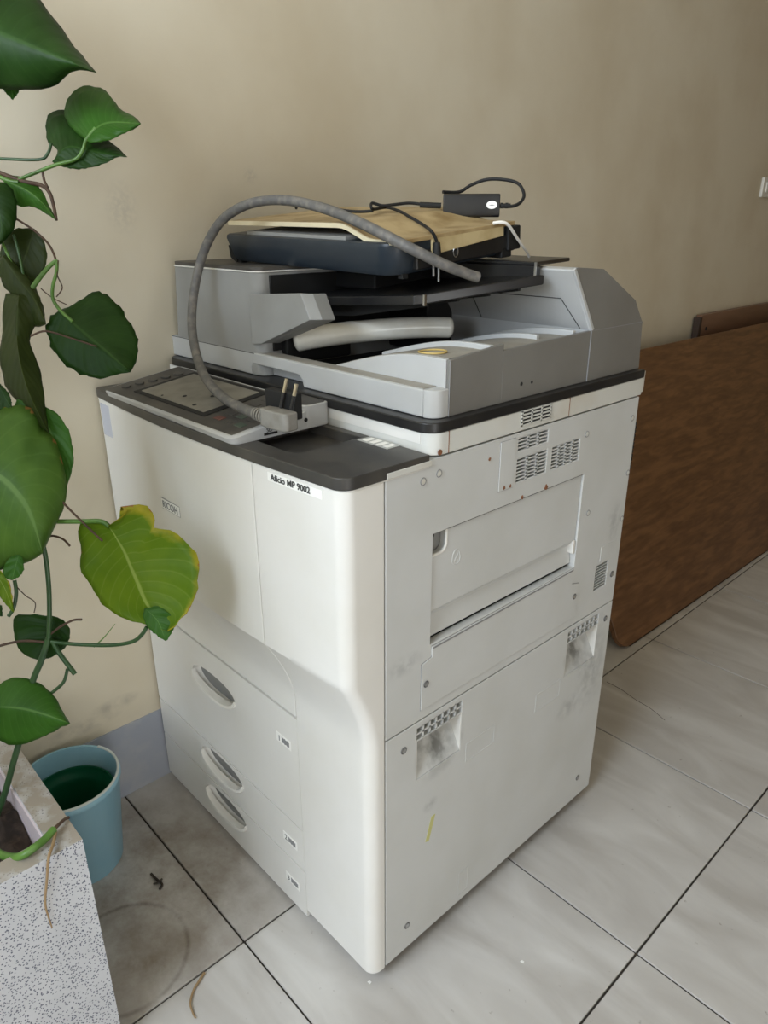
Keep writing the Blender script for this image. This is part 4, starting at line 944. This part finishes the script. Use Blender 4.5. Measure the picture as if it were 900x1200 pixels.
# ------------------------------------------------------------------ climbing plant
plant = empty('climbing_plant', (-.34, -.43, .37), 'glossy green climbing vine with heart-shaped leaves rising from the planter', 'plant')
PI_ = plant.matrix_basis.inverted()
def DM(d): return d+.8*(1.04-d)
def resample(pts, n):
    pts = [Vector((p[0], p[1], 0)) for p in pts]; P = smoothpts(pts, 6); d = [0]
    for a, b in zip(P, P[1:]): d.append(d[-1]+(b-a).length)
    out = []; j = 0
    for i in range(n+1):
        t = d[-1]*i/n
        while j < len(d)-2 and d[j+1] < t: j += 1
        f = (t-d[j])/max(d[j+1]-d[j], 1e-9); out.append(P[j].lerp(P[j+1], min(max(f, 0), 1)))
    return out
LR = random.Random(11)
def leaf(mid, left, right, d0, d1, m, tl=0., tr=0., cup=.0, wave=.0015, sag=0., rag=.7):
    """mid/left/right: photo-pixel polylines base->tip; d0,d1 real distance of base and tip; tl/tr lean of the halves in metres"""
    n, k = 26, 7; d0 = DM(d0); d1 = DM(d1)
    A = resample(mid, n); Lp = resample([mid[0]]+left+[mid[-1]], n); Rp = resample([mid[0]]+right+[mid[-1]], n)
    bm = BM(); uvl = bm.loops.layers.uv.new('uv'); G = []; U = {}
    for i in range(n+1):
        s = i/n; row = []
        for j in range(-k, k+1):
            f = abs(j)/k; q = A[i].lerp(Lp[i] if j < 0 else Rp[i], f)
            if abs(j) == k and 0 < i < n: q = q+Vector((LR.uniform(-rag, rag), LR.uniform(-rag, rag), 0))
            d = d0+(d1-d0)*s+(tl if j < 0 else tr)*f*math.sin(math.pi*min(max(s,.02),.98))**.5+cup*f*f+sag*math.sin(math.pi*s)+wave*math.sin(s*22-f*5)*f
            v = bm.verts.new(AT(q.x, q.y, d)); U[v] = (s, j/k); row.append(v)
        G.append(row)
    for a, b in zip(G, G[1:]):
        for j in range(2*k):
            try: fc = bm.faces.new([a[j], b[j], b[j+1], a[j+1]])
            except ValueError: continue
            for lp in fc.loops: lp[uvl].uv = U[lp.vert]
    bmesh.ops.transform(bm, matrix=PI_, verts=bm.verts)
    bmesh.ops.remove_doubles(bm, verts=bm.verts, dist=1e-6)
    o = obj('leaf', bm, m, plant, sharp=80); s = o.modifiers.new('thickness', 'SOLIDIFY'); s.thickness = .0006; s.offset = 0
    return o
def stem(pts, r, m, name='stem', taper=None, seg=8):
    bm = BM(); tube(bm, [AT(p[0], p[1], DM(p[2])) for p in pts], r, seg=seg, n=6, taper=taper); bmesh.ops.transform(bm, matrix=PI_, verts=bm.verts); return obj(name, bm, m, plant, sharp=80)
# leaves, top to bottom
leaf([(-70,10),(-10,35),(50,60),(113,85)], [(-60,-80),(10,-45),(48,2),(70,30),(88,55)], [(-60,90),(0,104),(40,105),(64,101),(79,87),(96,82)], .30, .36, 'leaf_dark', .03, .02, .02)
leaf([(8,88),(13,102),(15,117)], [(0,92),(4,105)], [(22,95),(22,106)], .66, .67, 'leaf_mid')
leaf([(64,187),(80,172),(110,178),(149,184)], [(68,174),(56,166),(54,142),(60,132),(76,130),(100,150),(128,165)], [(62,190),(80,197),(98,198),(122,192),(136,184)], .80, .76, 'leaf_dark', .03, 0, .0)
leaf([(101,164),(114,150),(130,144),(165,145)], [(88,155),(77,140),(76,124),(84,110),(98,101),(122,105),(132,117),(141,128),(156,136)], [(106,168),(128,164),(146,156),(158,151)], .74, .72, 'leaf_mid', .02, -.02, .012)
leaf([(4,212),(30,222),(52,240),(66,258)], [(14,205),(34,212),(48,222),(56,238)], [(10,232),(20,241),(40,243),(55,251)], .78, .76, 'leaf_mid', .01, .01, 0)
leaf([(-12,215),(-2,245),(2,268),(-2,288)], [(-30,235),(-25,262)], [(6,214),(17,228),(20,248),(14,272)], .66, .68, 'leaf_dark', 0, 0, .01)
leaf([(40,268),(32,295),(22,322),(18,343)], [(20,268),(4,280),(0,300),(0,325),(8,340)], [(50,280),(55,297),(52,318),(42,330),(30,337)], .84, .86, 'leaf_olive', 0, 0, .0)
leaf([(3,300),(20,325),(40,350),(54,380)], [(-4,312),(4,332),(25,360),(42,382)], [(10,300),(34,326),(48,352)], .72, .74, 'leaf_olive', 0, 0, .01)
leaf([(22,345),(20,400),(32,455),(57,507)], [(6,346),(3,385),(0,420),(8,455),(24,474),(40,494)], [(36,348),(44,372),(35,398),(46,430),(52,465)], .70, .72, 'leaf_olive', .03, .02, .0)
leaf([(69,364),(95,387),(125,412),(153,436)], [(57,374),(55,390),(62,410),(78,428),(98,440),(118,444),(140,439)], [(78,361),(96,350),(115,341),(135,352),(150,374),(161,398),(162,412),(158,424)], .78, .76, 'leaf_dark', .01, .03, .0, rag=1.7)
leaf([(20,468),(45,480),(65,520),(76,575)], [(10,500),(30,550)], [(55,478),(72,490),(83,512),(86,538),(82,560)], .80, .82, 'leaf_mid', 0, 0, 0)
leaf([(-5,445),(3,460),(14,480)], [(-6,460),(0,480)], [(8,458),(13,468)], .75, .75, 'leaf_dark')
leaf([(-60,545),(-10,552),(30,590),(50,648)], [(-80,620),(-50,680),(0,668),(18,664),(36,658)], [(-60,480),(0,478),(22,474),(42,482),(50,506),(62,511),(72,536),(78,565),(76,592),(64,618)], .56, .62, 'leaf_pale', .02, .015, .02)
leaf([(22,650),(18,665),(14,680)], [(10,655),(4,668),(6,677)], [(27,656),(28,668),(22,676)], .70, .70, 'leaf_mid')
leaf([(-8,668),(6,690),(16,718)], [(-10,682),(4,705)], [(0,668),(10,682),(14,698)], .70, .70, 'leaf_lime')
leaf([(-20,705),(-5,712),(3,722)], [(-12,722)], [(0,708)], .8, .8, 'leaf_dark')
# the big yellowing leaf
leaf([(127,616),(145,645),(160,680),(172,708),(196,740)], [(118,612),(98,612),(92,622),(95,645),(94,668),(108,688),(118,704),(132,718),(152,727),(172,732)], [(132,612),(146,602),(150,597),(140,595),(160,592),(176,595),(178,601),(183,606),(180,620),(196,620),(213,632),(230,648),(232,672),(230,698),(220,716),(208,730)], .80, .80, 'leaf_lime', .03, .0, -.012, rag=1.4)
leaf([(170,713),(185,728),(194,751)], [(168,725),(178,740)], [(186,711),(202,722),(205,732),(200,744)], .79, .785, 'leaf_mid', .0, 0, 0)
leaf([(62,722),(58,738),(54,756),(48,774)], [(38,720),(18,722),(16,742),(22,760),(34,770)], [(74,726),(82,738),(80,752),(68,766)], 1.0, 1.0, 'leaf_dark', 0, 0, .0)
leaf([(-8,828),(25,830),(55,838),(82,848)], [(-10,810),(4,799),(20,794),(40,798),(60,812),(73,832)], [(-12,855),(6,871),(30,871),(56,861),(70,853)], .86, .80, 'leaf_mid', .02, .0, .01)
# unseen vines added left of the frame to shade the copier's front and feeder head
def shade_leaf(c, size, rz, tilt, m):
    n, k = 10, 4; bm = BM(); uvl = bm.loops.layers.uv.new('uv'); G = []; U = {}
    mx = Matrix.Translation(c) @ Matrix.Rotation(rz, 4, 'Z') @ Matrix.Rotation(tilt, 4, 'X')
    for i in range(n+1):
        t = i/n; w = .46*math.sin(math.pi*min(t*.97+.03, 1))**.6*(1.15-.45*t)
        G.append([])
        for j in range(-k, k+1):
            f = j/k; v = bm.verts.new(mx @ Vector((w*f*size, .05*size*f*f+.08*size*math.sin(t*3), -t*size+(.10*size*abs(f) if i == 0 else 0)))); U[v] = (t, f); G[-1].append(v)
    for a, b in zip(G, G[1:]):
        for j in range(2*k):
            for lp in bm.faces.new([a[j], b[j], b[j+1], a[j+1]]).loops: lp[uvl].uv = U[lp.vert]
    bmesh.ops.transform(bm, matrix=PI_, verts=bm.verts); o = obj('leaf', bm, m, plant, sharp=80)
    q = o.modifiers.new('thickness', 'SOLIDIFY'); q.thickness = .0006; return o
rg = random.Random(4)
for vx, vy, z0_, z1_ in ((-.22,-.66,.39,1.52), (-.08,-.62,.43,1.20), (-.36,-.74,.39,1.56), (-.24,-.84,.39,1.30), (-.14,-.76,.39,1.50)):
    b0 = Vector((min(vx, -.26), vy-.06, .375)); pts_ = [b0, b0.lerp(Vector((vx, vy, z1_)), .35)+Vector((.01,.0,.0)), b0.lerp(Vector((vx, vy, z1_)), .7)+Vector((-.01,.01,0)), Vector((vx, vy, z1_))]
    bm = BM(); tube(bm, pts_, .0035, seg=8, n=6, taper=.6); bmesh.ops.transform(bm, matrix=PI_, verts=bm.verts); obj('stem', bm, 'stemdark', plant, sharp=80)
    for q in range(4):
        f_ = .48+.17*q; p_ = b0.lerp(Vector((vx, vy, z1_)), f_); e_ = p_+Vector((rg.uniform(-.05,.05), rg.uniform(-.04,.03), .02))
        bm = BM(); tube(bm, [p_, (p_+e_)/2+Vector((0,0,.012)), e_], .0018, seg=6, n=4); bmesh.ops.transform(bm, matrix=PI_, verts=bm.verts); obj('stem', bm, 'stem', plant, sharp=80)
        shade_leaf(e_, rg.uniform(.13,.17), rg.uniform(-.6,.6), rg.uniform(-.5,.3), rg.choice(['leaf_mid','leaf_dark']))
for q in range(9):  # unseen leaves added to throw shade on the feeder head
    x_ = -.34+.033*q; y_ = rg.uniform(-.66,-.52); z_ = rg.uniform(1.28,1.46); e_ = Vector((x_, y_, z_)); p_ = Vector((x_*.6-.10, y_-.10, z_+.03))
    bm = BM(); tube(bm, [p_, (p_+e_)/2+Vector((0,0,.02)), e_], .0018, seg=6, n=4); bmesh.ops.transform(bm, matrix=PI_, verts=bm.verts); obj('stem', bm, 'stem', plant, sharp=80)
    shade_leaf(e_, rg.uniform(.15,.19), rg.uniform(-.4,.4), rg.uniform(-.4,.2), rg.choice(['leaf_mid','leaf_dark']))
# stems
stem([(-20,186,.80),(0,186,.80),(45,187,.80),(56,180,.80),(60,168,.80)], .0020, 'stemdark')
stem([(-8,965,1.04),(-30,900,1.02),(-42,800,1.0),(-30,690,.97),(-38,560,.95),(-26,400,.92),(-18,300,.90),(-20,186,.85),(-45,90,.6),(-70,10,.32)], .0045, 'stemdark', taper=.6)
stem([(-30,205,.85),(-18,203,.8),(-4,205,.79)], .0030, 'stem')
stem([(-30,760,.98),(-20,761,.97),(-10,760,.96)], .0018, 'stembrown')
stem([(-36,612,.95),(0,606,.86),(42,610,.80)], .0033, 'stem')
stem([(16,213,.80),(40,203,.79),(66,193,.78),(88,187,.765),(97,176,.75),(101,164,.742),(112,150,.737)], .0024, 'stem')
stem([(-15,196,.80),(8,206,.80),(28,213,.80),(48,217,.80),(58,226,.79),(63,242,.785),(66,258,.78)], .0034, 'stembrown', taper=.6)
stem([(50,202,.79),(52,212,.79),(56,220,.79)], .0018, 'stembrown')
stem([(-5,205,.79),(10,212,.79),(22,214,.79)], .0030, 'stem')
stem([(20,257,.76),(40,270,.76),(56,285,.77),(64,300,.78),(66,310,.78)], .0015, 'stembrown', 'tendril')
stem([(16,275,.76),(24,305,.76),(29,335,.76)], .0020, 'stemdark')
stem([(3,285,.75),(12,305,.75),(20,325,.75)], .0020, 'stem')
stem([(34,343,.76),(46,326,.77),(58,312,.78),(67,305,.78)], .0038, 'stem', taper=.7)
stem([(67,305,.78),(66,320,.78),(62,335,.78),(62,350,.78),(70,363,.78),(85,377,.777)], .0024, 'stem')
stem([(68,305,.775),(67,322,.775),(73,337,.775),(66,348,.775)], .0009, 'stembrown', 'tendril')
stem([(48,338,.78),(60,348,.78),(78,357,.78)], .0007, 'stembrown', 'tendril')
stem([(36,394,.72),(54,388,.73),(85,397,.74),(113,406,.75)], .0013, 'stembrown', 'tendril')
stem([(54,565,.72),(75,590,.75),(100,615,.785),(120,634,.79)], .0015, 'stembrown', 'tendril')
stem([(40,610,.80),(62,611,.80),(95,611,.80),(118,611,.80),(128,617,.80)], .0033, 'stem')
stem([(46,625,.84),(53,650,.86),(57,685,.89),(58,720,.92),(57,748,.95)], .0034, 'stemdark')
stem([(57,748,.95),(48,775,.965),(38,800,.98),(28,850,1.0),(18,885,1.01),(4,935,1.03),(-8,965,1.04)], .0045, 'stemdark')
stem([(60,752,.95),(90,755,.93),(130,756,.89),(155,752,.85),(166,744,.82),(172,735,.80)], .0028, 'stemdark')
stem([(110,758,.91),(122,747,.90),(135,731,.89)], .0013, 'stem', taper=.3)
stem([(-10,760,.96),(10,754,.95),(30,751,.95),(57,753,.95)], .0018, 'stembrown')
stem([(62,752,.95),(70,766,.95),(88,790,.95)], .0034, 'stemdark')
stem([(79,784,.95),(74,800,.96),(58,814,.97)], .0024, 'stemdark')
stem([(57,745,.95),(70,735,.94),(85,727,.93),(96,726,.93)], .0016, 'stembrown', 'tendril')
stem([(50,631,.83),(62,628,.83),(74,632,.83),(82,640,.83)], .0015, 'stembrown', 'tendril')
stem([(17,680,.75),(19,695,.75),(16,712,.75),(10,722,.75)], .0026, 'stemdark')
stem([(18,686,.75),(30,698,.75),(41,706,.75),(40,718,.75)], .0007, 'stembrown', 'tendril')
def stemz(pts, r, m, name='stem', taper=None):
    bm = BM(); tube(bm, pts, r, seg=10, n=6, taper=taper); bmesh.ops.transform(bm, matrix=PI_, verts=bm.verts); return obj(name, bm, m, plant, sharp=80)
stemz([W(-14,985,2,.392), W(-4,998,2,.40), W(10,1004,2,.41), W(25,1003,2,.425), W(42,992,2,.431), W(55,981,2,.431), W(63,972,2,.431)], .0052, 'stem')
stemz([W(62,973,2,.432), W(68,967,2,.43), W(76,960,2,.426), W(81,958,2,.424)], .0026, 'stembrown', taper=.8)
# dry twigs
bm = BM(); tube(bm, [W(65,975,2,.428), W(62,990,2,.427), W(57,1005,0,PX1+.006), W(55,1030,0,PX1+.004), W(53,1058,0,PX1+.003), W(57,1075,0,PX1+.003), W(61,1087,0,PX1+.003)], .0024, seg=7, n=6, taper=.4)
tag(obj('dry_root', bm, 'twig'), 'dry brown root hanging down the face of the planter', 'twig')
bm = BM(); tube(bm, [W(239,1140,2,.003), W(233,1150,2,.004), W(227,1160,2,.003), W(223,1175,2,.004), W(226,1187,2,.003), W(229,1193,2,.004)], .0024, seg=7, n=5, taper=.5)
tag(obj('dry_twig', bm, 'twig'), 'curved dry brown twig on the floor tile near the bottom', 'twig')
bm = BM(); tube(bm, [W(177,1024,2,.003), W(183,1030,2,.004), W(190,1036,2,.003), W(187,1042,2,.003)], .0024, seg=6, n=4); tube(bm, [W(190,1030,2,.004), W(185,1034,2,.005), W(180,1036,2,.003)], .002, seg=6, n=4)
tag(obj('dark_twig', bm, 'twigdark'), 'small black crooked twig on the dirty floor tile', 'twig')
for (a, b, lb) in ((612,1127,'tiny white paper scrap on the floor right of the copier'), (433,1151,'tiny white paper scrap on the floor below the copier corner')):
    p = W(a, b, 2, .001); bm = BM(); prism(bm, [(p.x-.003, p.y-.002), (p.x+.003, p.y-.001), (p.x+.002, p.y+.003), (p.x-.002, p.y+.002)], 2, .0003, .0012)
    tag(obj('paper_scrap', bm, 'label', smooth=False), lb, 'scrap', 'paper scraps on the floor tiles')
